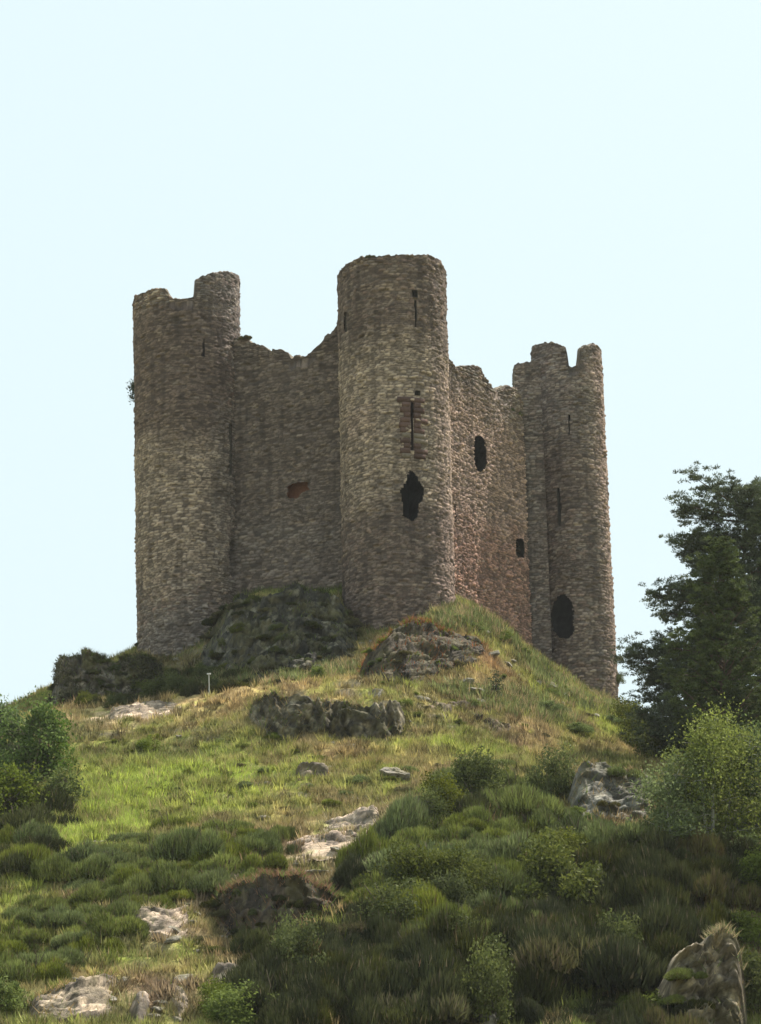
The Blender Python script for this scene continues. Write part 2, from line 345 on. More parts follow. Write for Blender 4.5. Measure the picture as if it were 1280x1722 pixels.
def masonry(name, parent, S, ztop, zb, frame, holes, colfun, thick=1.2, dz=.075, seed=1, wrap=False, rough=1.0):
    """S: positions along the face; frame(s,z,depth)->xyz; outer face, cap, inner face in one skin"""
    nS = len(S); zt = ztop(S); H = zt.max()-zb
    nz = int(H/dz)
    zl = np.interp(0.02, [0, 1], [np.percentile(zt[np.abs(S) < (3.3*1.0 if wrap else 1e9)] if not wrap else zt[np.abs(S) < S.max()*.42], 0), zt.max()]) - .25
    zl = min(zl, zt.max()); nlow = max(4, int((zl-zb)/dz)); nup = max(6, int((zt.max()-zl)/dz)); nz = nlow+nup
    zrow = np.concatenate([np.linspace(zb, zl, nlow, endpoint=False), np.zeros(nup)])
    Zg = np.zeros((nz, nS)); Zg[:nlow] = np.minimum(zrow[:nlow, None], (zt-.02*nup)[None, :]-.01*np.arange(nlow, 0, -1)[:, None]*0)
    tu = np.linspace(0, 1, nup)[:, None]; lowz = np.minimum(zl, zt-.3); Zg[nlow:] = lowz[None, :]+tu*(zt-lowz)[None, :]
    Sg = np.broadcast_to(S[None, :], (nz, nS))
    r1, r2, e = stones(Sg, Zg, seed)
    big = fbm(Sg/2.5, Zg/2.5, oct=3, seed=seed+30)
    D = rough*(0.06*(r1-.4)*e + 0.06*(e-0.6) + 0.06*big) + .05*fbm(Sg*1.2, Zg*1.2, oct=2, seed=seed+31)
    prot = (r2 > 0.92); D = D + prot*e*0.07
    hole2 = (r2 < 0.04); D = D - hole2*e*.16
    XYZ = frame(Sg, Zg, D)
    ci = (r2*7.999).astype(int); C = CW[ci]*(0.48+1.0*r1)[..., None]; C = mixc(C, np.array([.36, .33, .27]), (h1(ci*0+(r1*9973).astype(int), 3) > .955)*.8)
    C = colfun(Sg, Zg, C, r1, r2)
    C = mixc(C, np.array([.06, .05, .042]), (1-e)*0.85); C = (C*.76+C.mean(-1, keepdims=True)*.24)*np.array([1.22, 1.075, 1.085])
    nc = 5; rows = [XYZ]; cols = [C]
    for k in range(1, nc+1):
        d = -min(thick, .55 if wrap else 1.0)*k/nc; z = zt + .10*fbm(S*1.5, np.full(nS, k*1.7), oct=2, seed=seed+40) + .05*h1(np.arange(nS), seed+k)
        rows.append(frame(S, z, np.full(nS, d))[None]); cols.append((np.array([.17,.145,.11])*(.6+.8*h1(np.arange(nS)+k*999, seed+8))[:, None])[None])
    ni = 10
    if thick > 1.0 and wrap:
        zf = np.minimum(zt, zl-.6)
        for d in (-.55, -thick):
            rows.append(frame(S, zf, np.full(nS, d))[None]); cols.append(np.broadcast_to(np.array([.13, .11, .09]), (1, nS, 3)))
        zt2 = zf
    else: zt2 = zt
    for k in range(1, ni+1):
        z = zt2 + (zb-zt2)*k/ni
        rows.append(frame(S, z, np.full(nS, -thick))[None]); cols.append(np.broadcast_to(np.array([.14,.12,.10]), (1, nS, 3)))
    VV = np.concatenate(rows); CC = np.concatenate(cols); nr = VV.shape[0]
    Fq = grid_faces(nr, nS, wrap)
    # cut the openings out of the outer face
    i = Fq[:, 0]//nS; j = Fq[:, 0] % nS
    outer = (i < nz-1) & (j < nS-1)
    kill = np.zeros(len(Fq), bool)
    cs = np.where(outer, S[np.minimum(j, nS-1)] + 0.5*(S[np.minimum(j+1, nS-1)]-S[j]), 1e9)
    cz = Zg[np.minimum(i, nz-1), j] + dz/2
    jx = .05*vnoise(cs*3.1, cz*3.1, seed=5)+.06*vnoise(cs*8, cz*8, seed=6); jz = .05*vnoise(cs*3.1, cz*3.1, seed=7)
    for hname, poly, dep, hc in holes:
        a_ = .25 if hname == 'arrow_slit' else 1.0; kill |= outer & inpoly(poly, cs+jx*a_, cz+jz*a_)
    Fq = Fq[~kill]
    VA = VV.reshape(-1, 3); CA = CC.reshape(-1, 3)
    if not wrap:
        for ei in (0, nS-1):
            m = 14; zc = Zg[:, ei]; dd_ = -thick*np.linspace(0, 1, m)
            Dg, Ze = np.meshgrid(dd_, zc); a1_, a2_, ee = stones(Dg+50, Ze, seed+90)
            outw = (0.05*(a1_-.4)*ee+.06*(ee-.6))*(1 if ei else -1); outw[:, 0] = 0; outw[-1] = 0
            Ve = frame(S[ei]+outw, Ze, Dg); Ve[:, 0] = XYZ[:, ei]
            cc = CW[(a2_*7.999).astype(int)]*(.65+.7*a1_)[..., None]; cc = mixc(cc, cc*.45, (1-ee)*.8)
            Fe = grid_faces(nz, m)+len(VA)
            VA = np.vstack([VA, Ve.reshape(-1, 3)]); CA = np.vstack([CA, cc.reshape(-1, 3)]); Fq = np.vstack([Fq, Fe])
    o = obj(name, make_mesh(name, VA, Fq, CA), M_STONE, parent)
    for hname, poly, dep, hc in holes:
        poly = np.array(poly); c = poly.mean(0)
        nseg = 10; dense = []
        for a in range(len(poly)):
            p0, p1 = poly[a], poly[(a+1) % len(poly)]; m = max(2, int(np.linalg.norm(p1-p0)/.12))
            for b in range(m): dense.append(p0+(p1-p0)*b/m)
        dense = np.array(dense); off = dense-c; L = np.linalg.norm(off, axis=1, keepdims=True)
        ex = dense + off/L*(0.10 if hname == 'arrow_slit' else .22)
        g = Geo(); n = len(ex); rws = []
        for k in range(nseg+1):
            d = -0.06-dep*k/nseg; jit = .05*fbm(np.arange(n)*.7, np.full(n, k*1.3), oct=2, seed=seed+60)
            q = c + (ex-c)*(1+.3*jit+ (0.9 if hname != 'arrow_slit' else .25)*(k/nseg)*(dep > 1))[:, None]
            rws.append(frame(q[:, 0], q[:, 1], np.full(n, d)))
        VVh = np.concatenate(rws); F4 = grid_faces(nseg+1, n, True)
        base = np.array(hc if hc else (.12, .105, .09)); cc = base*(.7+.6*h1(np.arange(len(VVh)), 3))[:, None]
        g.add(VVh, F4, cc)
        ctr = frame(np.array([c[0]]), np.array([c[1]]), np.array([-0.06-dep]))
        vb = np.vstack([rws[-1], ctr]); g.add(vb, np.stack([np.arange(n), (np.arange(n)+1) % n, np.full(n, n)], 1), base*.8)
        obj(hname, g.mesh(hname), M_STONE, o)
    return o

def tower_frame(ct, rtp, zt, cb, rb, zbm):
    def cen(z):
        f = (z-zbm)/(zt-zbm); return cb[0]+(ct[0]-cb[0])*f, cb[1]+(ct[1]-cb[1])*f, rb+(rtp-rb)*f
    r0 = (rtp+rb)/2
    def frame(s, z, d):
        cx, cy, r = cen(z); a = s/r0; rr = r+d
        return np.stack([cx+rr*np.sin(a), cy-rr*np.cos(a), z+0*a], -1)
    def hit(px, py):
        dd = ray(px, py); z = (zt+zbm)/2
        for _ in range(8):
            cx, cy, r = cen(z)
            ux, uy = dd[0]/dd[1], 1.0
            A = ux*ux+1; B = -2*(ux*cx+cy); Cc = cx*cx+cy*cy-r*r; disc = B*B-4*A*Cc
            if disc < 0: Yh = -B/(2*A)
            else: Yh = (-B-math.sqrt(disc))/(2*A)
            z = dd[2]/dd[1]*Yh
        X = ux*Yh
        return math.atan2(X-cx, cy-Yh)*r0, z
    return frame, hit, r0
def px_circle(l, r, row, Y):
    c = P((l+r)/2, row, Y); return (c[0], Y), (r-l)/2/FPX*depth_of(c), c[2]
def towerspec(Y, tl, tr, trow, bl_, br_, brow):
    c1, r1, z1 = px_circle(tl, tr, trow, Y); c2, r2, z2 = px_circle(bl_, br_, brow, Y)
    return tower_frame(c1, r1, z1, c2, r2, z2)
def S_tower(r0, step=.085):
    a = np.arange(-1.85*r0, 1.85*r0, step); b = np.linspace(1.85*r0, (2*math.pi-1.85)*r0, 50)[:-1]
    b = b[(b > a[-1]+.02)]
    s = np.concatenate([a, b]); return s
def prof(ptlist, r0, lo, hi, jag=.10, seed=0, stepw=.35):
    """ragged top from measured points; periodic beyond the measured ones"""
    p = sorted(ptlist); xs = np.array([a for a, b in p]); zs = np.array([b for a, b in p])
    def f(s):
        s2 = np.where(s > math.pi*r0, s-2*math.pi*r0, s) if r0 else s
        z = np.interp(s2, xs, zs)
        k = np.floor(s/stepw+.4*vnoise(s*2, s*0, seed=seed)); return z + jag*(h1(k, seed+1)-.5) + .05*vnoise(s*6, s*0, seed=seed+2)
    return f

keep = empty('castle_keep', (0, 190, 44))
tag(keep, 'ruined brown stone castle keep with round corner towers on top of the grassy hill', 'castle')
keep.location = (0, 0, 0)

def colf(zones, seed):
    def f(s, z, C, r1, r2):
        n = fbm(s/2.2, z/1.6, oct=4, seed=seed+70)
        n2 = fbm(s/.8, z/1.2, oct=3, seed=seed+71)
        C = C*(1+.34*n+.2*n2)[..., None]
        for (z0, z1, c, w, s0, s1) in zones:
            lo, hi = min(z0, z1), max(z0, z1)
            m = smooth(lo-2.0, lo+1.0, z+2*n)*(1-smooth(hi-1.0, hi+2.0, z+2*n))
            if s0 is not None: m = m*smooth(s0-.8, s0+.8, s+n)*(1-smooth(s1-.8, s1+.8, s+n))
            C = mixc(C, np.array(c)*(0.38+1.2*r1)[..., None], np.clip(m*w, 0, 1)*(0.55+.45*(r2 > .25)))
        st = smooth(.15, .5, fbm(s/.5, z/4.5, oct=3, seed=seed+72)); C = C*(1-.34*st)[..., None]; st2 = smooth(.1, .45, fbm(s/.35+40, z/3, oct=3, seed=seed+73)); C = mixc(C, C*np.array([1.3, 1.27, 1.18]), st2*.5)
        return C
    return f
BUFF = (.31, .27, .195); BROWN = (.115, .09, .072); GREY = (.18, .178, .16); RED = (.31, .18, .13); DK = (.10, .088, .07); PINK = (.34, .25, .19)

# --- middle tower
frM, hitM, rM = towerspec(178, 568, 749, 462, 577, 766, 1040)
topM = [hitM(x, y) for x, y in [(574,452),(585,444),(598,438),(612,432),(640,430),(668,429),(700,428),(725,430),(738,436),(745,446)]]
zM = float(np.mean([z for s, z in topM[2:-2]]))
topM = [(-3.1*rM, zM-2), (-1.7*rM, zM-.3)] + [t for t in topM if abs(t[0]) < 1.35*rM] + [(1.7*rM, zM-.3), (3.1*rM, zM-2)]
def HP(hit, pts): return [hit(x, y) for x, y in pts]
def rect(hit, x0, y0, x1, y1): return HP(hit, [(x0, y0), (x1, y0), (x1, y1), (x0, y1)])
holesM = [
 ('window_opening', HP(hitM, [(690,790),(700,797),(706,812),(713,822),(710,840),(704,850),(703,868),(694,877),(678,868),(677,845),(673,823),(683,812),(684,800)]), 2.6, (.03,.028,.026)),  # near black lining paints the shade inside the hole
 ('arrow_slit', rect(hitM, 690.5, 676, 695.5, 757), 1.8, (.06,.04,.03)),
 ('arrow_slit', rect(hitM, 697.5, 505, 701, 549), 1.2, None),
 ('arrow_slit', rect(hitM, 693, 488, 702, 500), .6, None),
 ('arrow_slit', rect(hitM, 698, 657, 706, 665), 1.0, None),
 ('arrow_slit', rect(hitM, 580, 525, 584, 558), 1.0, None)]
zz = lambda h, x, y: h(x, y)[1]
cM = colf([(zz(hitM,660,850), zz(hitM,660,560), BUFF, .75, None, None), (zz(hitM,660,560), zM+2, BROWN, .6, None, None),
           (zz(hitM,660,1060), zz(hitM,660,860), BROWN, .7, None, None), (zz(hitM,745,1050), zz(hitM,745,640), PINK, .5, 2.9, 9), (zz(hitM,600,720), zz(hitM,600,690), PINK, .5, -4, -1.5)], 100)
tM = masonry('tower', keep, S_tower(rM), prof(topM, rM, 0, 0, .14, 3), zz(hitM,660,1110)-2, frM, holesM, cM, 3.0, seed=101, wrap=True)
tM['label'] = 'tall round middle tower with red framed arrow slit and ragged hole'
# red dressed stones round the long slit: separate squared blocks, two courses interlocking
g = Geo(); y0 = 668; k = 0
while y0 < 764:
    hgt = 8.6; 
    for side in (-1, 1):
        ln = random.choice([13, 17, 22]) if k % 2 else random.choice([20, 26])
        xa = 693 + side*3.0; xb = 693 + side*(3.0+ln*.85)
        if k == 0 and side == 1: xa = 690
        s0, s1 = hitM(min(xa, xb), y0)[0], hitM(max(xa, xb), y0)[0]; z1, z0 = hitM(693, y0+.2)[1], hitM(693, y0+hgt-.2)[1]
        ns = 5; ss = np.linspace(s0, s1, ns); pr = .07+.02*random.random()
        vs = []
        for zzv in (z0, z1):
            for d in (-.15, pr):
                vs.append(frM(ss, np.full(ns, zzv), np.full(ns, d)))
        vs = np.concatenate(vs)  # order: z0 in, z0 out, z1 in, z1 out
        F = []
        for a in range(ns-1):
            F += [[ns+a, ns+a+1, 3*ns+a+1, 3*ns+a], [a, a+1, ns+a+1, ns+a], [3*ns+a, 3*ns+a+1, 2*ns+a+1, 2*ns+a]]
        F += [[0, ns, 3*ns, 2*ns], [2*ns-1, ns-1, 3*ns-1, 4*ns-1]]
        c = np.array([.105, .064, .053])*(.6+.6*random.random())
        if k > 6 and random.random() < .4: c = np.array([.16, .13, .10])
        g.add(vs, np.array(F), c)
    y0 += hgt; k += 1
ob = obj('stone_surround', g.mesh('stone_surround'), M_DRESS, tM)

# --- left tower
frL, hitL, rL = towerspec(184.5, 225, 403, 500, 231, 409, 1080)
topL = HP(hitL, [(228,497),(240,492),(252,487),(262,485),(277,485),(281,490),(285,500),(300,502),(315,501),(327,500),(328.5,471),(340,465),(352,460),(366,456),(380,457),(392,459),(400,463)])
topL = [(-3.1*rL, topL[0][1]-4), (-1.75*rL, topL[0][1]-.5)] + [t for t in topL if abs(t[0]) < 1.5*rL] + [(1.7*rL, topL[-1][1]), (2.2*rL, topL[-1][1]-2), (3.1*rL, topL[0][1]-4)]
holesL = [('arrow_slit', HP(hitL, [(341.5,570),(344,570),(345,600),(338,600),(341,590)]), 1.2, None),
 ('arrow_slit', HP(hitL, [(385,712),(389,711),(390,745),(391,800),(386,800),(386,745)]), 1.5, None),
 ('window_opening', HP(hitL, [(389,905),(398,903),(400,930),(398,968),(390,972),(386,960),(384,930)]), .8, (.15,.075,.05))]
cL = colf([(zz(hitL,280,560), zz(hitL,280,440), GREY, .45, 0, 9), (zz(hitL,280,740), zz(hitL,280,520), BROWN, .9, -9, 3.5), (zz(hitL,280,980), zz(hitL,280,745), BUFF, .7, -9, 3.5),
           (zz(hitL,300,1130), zz(hitL,300,1040), GREY, .75, None, None), (zz(hitL,300,980), zz(hitL,300,690), GREY, .5, 2.2, 9)], 200)
tL = masonry('tower', keep, S_tower(rL), prof(topL, rL, 0, 0, .12, 5), zz(hitL,300,1150)-2, frL, holesL, cL, 2.0, seed=201, wrap=True)
tL['label'] = 'left round tower with one tall broken merlon'

# --- right tower
frR, hitR, rR = towerspec(197, 893, 1011, 600, 920, 1037, 1130)
topR = HP(hitR, [(896,583),(903,578),(915,577),(930,575),(944,580),(951,586),(953,588),(957,615),(963,616),(972,613),(976,586),(980,582),(990,580),(1000,576),(1006,581)])
topR = [(-3.1*rR, topR[0][1]-5), (-1.9*rR, topR[0][1]-1.5)] + [t for t in topR if abs(t[0]) < 1.45*rR] + [(1.8*rR, topR[-1][1]-.3), (3.1*rR, topR[0][1]-5)]
holesR = [('arrow_slit', rect(hitR, 956, 697, 959, 730), 1.0, None),
 ('arrow_slit', HP(hitR, [(936.5,820),(941,820),(944,850),(943,885),(938,880),(937,850)]), 1.5, None),
 ('window_opening', HP(hitR, [(945,1000),(951,1000),(960,1010),(965,1030),(963,1046),(967,1062),(958,1073),(940,1072),(930,1058),(926,1038),(931,1012),(938,1003)]), 2.0, (.03,.028,.026))]  # dark lining colour again stands in for shade in the hole
cR = colf([(zz(hitR,960,720), zz(hitR,960,560), GREY, .45, None, None), (zz(hitR,960,1120), zz(hitR,960,720), GREY, .35, None, None), (zz(hitR,960,1150), zz(hitR,960,600), PINK, .55, 1.9, 9), (zz(hitR,960,860), zz(hitR,960,760), BROWN, .5, -3, 1.5)], 300)
tR = masonry('tower', keep, S_tower(rR), prof(topR, rR, 0, 0, .12, 7), zz(hitR,980,1190)-3, frR, holesR, cR, 2.3, seed=301, wrap=True)
tR['label'] = 'slimmer right round tower with two broken merlons at its top'

# --- hidden rear tower, lower than the line of sight
cF = (-2.5, 203.0)
frB, hitB, rB = tower_frame(cF, 3.7, 60.0, cF, 3.8, 40.0)
masonry('tower', keep, np.arange(-math.pi*rB, math.pi*rB-.2, .25), lambda s: 61.5+1.2*vnoise(s*.5, s*0, seed=9), 38.0, frB, [], colf([], 400), 1.2, dz=.3, seed=401, wrap=True)

# --- curtain walls
def wall_frame(p0, p1):
    p0 = np.array(p0); p1 = np.array(p1); L = np.linalg.norm(p1-p0); t = (p1-p0)/L; n = np.array([t[1], -t[0]])
    def frame(s, z, d):
        return np.stack([p0[0]+t[0]*s+n[0]*d, p0[1]+t[1]*s+n[1]*d, z+0*s], -1)
    def hit(px, py):
        d = ray(px, py); ux = d[0]/d[1]
        # p0+t s = (ux Y, Y)
        s = (ux*p0[1]-p0[0])/(t[0]-ux*t[1]); Y = p0[1]+t[1]*s
        return s, d[2]/d[1]*Y
    return frame, hit, L
cenM = P(664, 740, 178); cenL = P(316, 780, 184.5); cenR = P(964, 850, 197)
def wall_top(pts, seed, jag=.22): 
    return prof(pts, 0, 0, 0, jag, seed, .45)
frW, hitW, LW = wall_frame((cenL[0], 184.3), (cenM[0], 178.2))
tp = HP(hitW, [(395,566),(403,567),(410,570),(425,578),(440,580),(455,588),(470,588),(484,591),(489,602),(500,599),(515,596),(530,585),(540,578),(546,567),(556,560),(563,552),(568,545),(576,530)])
tp = [(0, tp[0][1])] + tp + [(LW, tp[-1][1]+.5)]
holesW = [('window_opening', HP(hitW, [(483,818),(492,812),(517,810),(520,824),(508,830),(500,838),(484,838)]), .7, (.19,.085,.05))]
cWl = colf([(zz(hitW,480,1000), zz(hitW,480,850), (.125,.12,.108), .85, None, None), (zz(hitW,480,860), zz(hitW,480,560), (.105,.092,.078), .85, None, None), (zz(hitW,480,1010), zz(hitW,480,950), BROWN, .4, None, None)], 500)  # zone colours darkened to paint the weaker light on this wall
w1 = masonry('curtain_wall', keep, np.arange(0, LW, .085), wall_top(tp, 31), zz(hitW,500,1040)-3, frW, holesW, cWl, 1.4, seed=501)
w1['label'] = 'shaded left curtain wall dipping in the middle'

pR = P(886, 850, 194.4)
frE, hitE, LE = wall_frame((cenM[0], 178.2), (pR[0], 194.4))
tp = HP(hitE, [(744,592),(751,596),(756,601),(762,612),(766,620),(772,617),(785,616),(800,614),(808,620),(814,630),(822,643),(830,653),(836,656),(845,652),(855,648),(866,652),(876,664),(884,676)])
tp = [(0, tp[0][1]+1)] + tp + [(LE+.1, tp[-1][1]-.4)]
holesE = [('window_opening', HP(hitE, [(799,733),(806,731),(815,739),(819,758),(817,784),(808,795),(801,788),(797,755)]), 2.1, (.07,.06,.05)),
 ('window_opening', HP(hitE, [(867,906),(880,907),(882,920),(881,938),(870,936),(867,922)]), 1.3, None),
 ('arrow_slit', rect(hitE, 764, 848, 767, 878), 1.0, None)]
cWr = colf([(zz(hitE,820,860), zz(hitE,820,600), GREY, .35, None, None), (zz(hitE,820,900), zz(hitE,820,700), PINK, .8, None, None), (zz(hitE,820,1120), zz(hitE,820,900), RED, .9, None, None)], 600)  # pink stone weighted up to paint warm sunlight as well
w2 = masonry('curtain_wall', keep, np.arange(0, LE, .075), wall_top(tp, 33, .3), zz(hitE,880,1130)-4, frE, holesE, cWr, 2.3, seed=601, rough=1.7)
w2['label'] = 'sunlit reddish right curtain wall with two openings'

a0 = P(866, 640, 195.3); a1 = P(921, 900, 195.35)
frP, hitP, LP = wall_frame((a0[0], 195.3), (a1[0], 195.35))
tp = HP(hitP, [(864,613),(870,611),(880,609),(893,608),(905,606)])
tp = [(0, tp[0][1])] + tp + [(LP, tp[-1][1])]
b1 = masonry('wall_link', keep, np.arange(0, LP, .085), prof(tp, 0, 0, 0, .08, 41, .4), zz(hitP,890,1130)-5, frP, [], colf([(0, 90, GREY, .5, None, None)], 700), 2.6, seed=701)
for (q0, q1, hh, sd) in [((pR[0]+1.2, 197.5), (cF[0]+3, 205.5), 58.0, 801), ((cF[0], 204), (cenL[0], 186), 58.0, 901)]:
    fr_, hi_, L_ = wall_frame(q1, q0)
    masonry('curtain_wall', keep, np.arange(0, L_, .3), lambda s, hh=hh: hh+1.0*vnoise(s*.4, s*0, seed=3), 38.0, fr_, [], colf([], sd), 1.4, dz=.3, seed=sd)

# ------------------------------------------------------------ rocks
def cube_sphere(n):
    a = np.linspace(-1, 1, n); A, B = np.meshgrid(a, a); A = np.tan(A*math.pi/4); B = np.tan(B*math.pi/4); o = np.ones_like(A)
    Vs = []; Fs = []; k = 0
    for ax, sg in ((0, 1), (0, -1), (1, 1), (1, -1), (2, 1), (2, -1)):
        c = [None]*3; c[ax] = o*sg; c[(ax+1) % 3] = A*sg; c[(ax+2) % 3] = B
        v = np.stack(c, -1).reshape(-1, 3); v /= np.linalg.norm(v, axis=1, keepdims=True)
        Vs.append(v); Fs.append(grid_faces(n, n)+k); k += n*n
    return np.concatenate(Vs), np.concatenate(Fs)
def facets(x, y, cw, ch, seed):
    u = x/cw; v = y/ch; j0 = np.floor(v); i0 = np.floor(u); best = np.full(np.shape(x), 9.0); sec = best.copy(); out = np.zeros(np.shape(x)); idv = np.zeros(np.shape(x))
    for dj in (-1, 0, 1):
        for di in (-1, 0, 1):
            i = i0+di; j = j0+dj; cx = i+.5+.8*(h2(i, j, seed)-.5); cy = j+.5+.8*(h2(i, j, seed+1)-.5)
            dx = u-cx; dy = v-cy; d = np.sqrt(dx*dx+dy*dy); m = d < best; sec = np.where(m, best, np.minimum(sec, d)); best = np.where(m, d, best)
            hgt = (h2(i, j, seed+2)-.5)*1.2+dx*(h2(i, j, seed+3)-.5)*2.2+dy*(h2(i, j, seed+4)-.35)*2.2
            out = np.where(m, hgt, out); idv = np.where(m, h2(i, j, seed+5), idv)
    return out, idv, np.clip((sec-best)/.16, 0, 1)
def rock_geo(g, c, size, seed, n=26, ribs=0.0, tone=(.22,.20,.175), tilt=0, planes=14):
    r_ = np.random.default_rng(seed)
    D, F = cube_sphere(n)
    nrm = r_.normal(size=(planes, 3)); nrm /= np.linalg.norm(nrm, axis=1, keepdims=True); dist = r_.uniform(.62, 1.0, planes)
    dots = D@nrm.T; rr = np.where(dots > .05, dist/np.maximum(dots, .05), 9).min(1); rr = np.minimum(rr, 1.25)
    p = D*rr[:, None]
    s = np.array(size); q = p*s
    nz = fbm(q[:, 0]*1.1+seed, q[:, 1]*1.1, q[:, 2]*.8, oct=4, seed=seed); nf = fbm(q[:, 0]*3.5+seed, q[:, 1]*3.5, q[:, 2]*2.2, oct=3, seed=seed+3)
    rib = np.abs(vnoise(q[:, 0]*2.2+seed, q[:, 1]*2.2, q[:, 2]*.35, seed=seed+5))
    amp = min(size)*.28
    q = q*(1 + (amp*nz+amp*.4*nf)[:, None]/np.maximum(np.linalg.norm(q, axis=1), .2)[:, None]) 
    fc, idc, edc = facets(q[:, 0]+q[:, 1]*.7+seed, q[:, 2]*1.3+q[:, 1]*.5, min(size)*.9+.15, min(size)*.6+.1, seed); q = q + D*(fc*min(size)*.16)[:, None]
    q = q - D*(ribs*(1-rib)**3)[:, None]
    if tilt:
        ct, st = math.cos(tilt), math.sin(tilt); q = np.stack([q[:, 0]*ct-q[:, 2]*st, q[:, 1], q[:, 0]*st+q[:, 2]*ct], -1)
    t = np.array(tone); C = t*((1+.35*nz+.3*nf)*(.7+.6*idc)*(.7+.3*edc))[:, None]
    pale = smooth(.1, .35, fbm(q[:, 0]*.9+seed*3, q[:, 1]*.9, q[:, 2]*.9, oct=4, seed=seed+8))
    C = mixc(C, t*1.75, pale*.8)
    C = mixc(C, np.array([.15, .13, .055]), smooth(.5, .8, D[:, 2])*.55)
    g.add(q+np.array(c), F, C)
def rock(name, label, chunks, cat='rock', group=None, tone=(.22,.20,.175)):
    """chunks: (px,py,half width px,half height px,depth m, dY, ribs, tilt)"""
    g = Geo(); c0 = None
    for i, (px, py, hw, hh, dm, dY, ribs, tilt) in enumerate(chunks):
        b = ground(px, py+hh*.55)
        if b is None: b = P(px, py, 160)
        Y = b[1]+dY; c = P(px, py+hh*.25, Y)
        if c0 is None: c0 = c
        rock_geo(g, c-c0, (hw/FPX*Y*1.05, dm, hh/FPX*Y*1.35), int(px*7+py*13+i), 34, ribs, tone, tilt, 22)
    o = obj(name, g.mesh(name), M_ROCK, loc=tuple(c0)); tag(o, label, cat, group); return o
CRAGS = {}
def crag(name, label, top, bot, seed, lean=1.0, back=4.0, amp=.5, ribs=.3, tone=(.2,.18,.15), turf=(STRAW, 900), mossy=.4, cat='outcrop', skew=.25, res=.09, Yf=None, sink=.5, lift=0.0, pale=2.2):
    """solid broken rock face following a foot line and a top line, running back into the hill"""
    x0 = max(top[0][0], bot[0][0]); x1 = min(top[-1][0], bot[-1][0])
    cols = np.linspace(x0, x1, 26)
    ty = np.interp(cols, [p[0] for p in top], [p[1] for p in top]); by = np.interp(cols, [p[0] for p in bot], [p[1] for p in bot])
    Yg = []
    for x, y in zip(cols, by):
        gq = ground(x, y) if Yf is None else None
        Yg.append(gq[1] if gq is not None else (Yf or 108))
    Yg = np.array(Yg); Yg = np.convolve(np.pad(Yg, 3, mode='edge'), np.ones(7)/7, 'valid')
    Wm = abs(P(x1, by[-1], Yg[-1])[0]-P(x0, by[0], Yg[0])[0]); Hm = np.max(by-ty)/FPX*Yg.mean()+lean
    na = int(Wm/res); nb = max(10, int(Hm/res)); A = np.linspace(0, 1, na)
    foot = np.array([P(np.interp(a, np.linspace(0, 1, 26), cols), np.interp(a, np.linspace(0, 1, 26), by), np.interp(a, np.linspace(0, 1, 26), Yg)) for a in A])
    tp_ = np.array([P(np.interp(a, np.linspace(0, 1, 26), cols), np.interp(a, np.linspace(0, 1, 26), ty), np.interp(a, np.linspace(0, 1, 26), Yg)+lean) for a in A])
    foot[:, 2] -= sink; foot[:, 1] -= .1; tp_[:, 2] += lift
    B = np.linspace(0, 1, nb)[:, None, None]
    G_ = foot[None]*(1-B)+tp_[None]*B
    x = G_[..., 0]; z = B[..., 0]*Hm+0*x
    xs = x+z*skew + .5*fbm(x/1.5, z/1.5, oct=2, seed=seed+9)
    w = 0; blk = 0; crack = 1; wob = .25*fbm(xs/.8, z/.8, oct=3, seed=seed+8)
    for (cw, ch, am, sd) in ((2.1, 1.3, .85, 100), (.9, .6, .42, 200), (.42, .28, .2, 300)):
        f_, id_, ed_ = facets(xs+wob*cw*.6, z+wob*ch*.6, cw, ch, seed+sd); w = w + am*f_ - .12*(1-ed_); blk = blk + (.25+am*.5)*(id_-.5); crack = crack*(.62+.38*ed_)
    rib = 1-np.abs(vnoise(xs*2.4, z*.25, seed=seed+4))*2
    n = fbm(x/1.8, z/1.8, oct=5, seed=seed+5)
    D = amp*(w*1.0+n*.3) + ribs*rib + .10*fbm(x/.25, z/.25, oct=2, seed=seed+6)
    edge = np.minimum(A, 1-A)[None, :]*Wm; tap = smooth(0, .8, edge)
    Bm = B[..., 0]
    hv_ = max(.3, float(np.mean(tp_[:, 2]-foot[:, 2]))); ln_ = math.hypot(hv_, lean)
    G_[..., 1] -= D*tap*(hv_/ln_) - (1-tap)*1.2*(hv_/ln_)
    G_[..., 2] += D*tap*(lean/ln_) - (1-tap)*.5
    G_[..., 0] += .12*amp*w*tap
    rows = [G_]; capn = 12
    for k in range(1, capn+1):
        q = G_[-1].copy(); q[:, 1] += back*k/capn; q[:, 2] += .12*fbm(q[:, 0]/.6, q[:, 1]/.6, oct=3, seed=seed+7)*(1 if k < capn else 0) + back*k/capn*.03 - (k == capn)*1.5
        rows.append(q[None])
    VV = np.concatenate(rows); nr = len(VV)
    t = np.array(tone); X_, Y_, Z_ = VV[..., 0], VV[..., 1], VV[..., 2]
    nn = fbm(X_/.5, Z_/.5+Y_/1.2, oct=5, seed=seed+11); n2 = fbm(X_/.35, Z_/.5+Y_, oct=4, seed=seed+12)
    C = t*(1+.25*nn+.35*n2)[..., None]
    C[:nb] *= (1+1.1*blk)[..., None]; crk = np.ones(C.shape[:2]); crk[:nb] = crack
    C = mixc(C, t*pale*np.array([1.02, 1, .97]), smooth(.12, .34, fbm(X_/.55+30, Z_/.45+Y_/1.6, oct=5, seed=seed+13))*.85)
    C = mixc(C, np.array([.09, .085, .03]), smooth(-.05, .3, fbm(X_/1.3+60, Z_/1.3+Y_/3, oct=5, seed=seed+14))*mossy)
    C = mixc(C, t*.42, smooth(.2, .4, fbm(X_/.3+90, Z_/.5+Y_/2, oct=4, seed=seed+15))*.8)
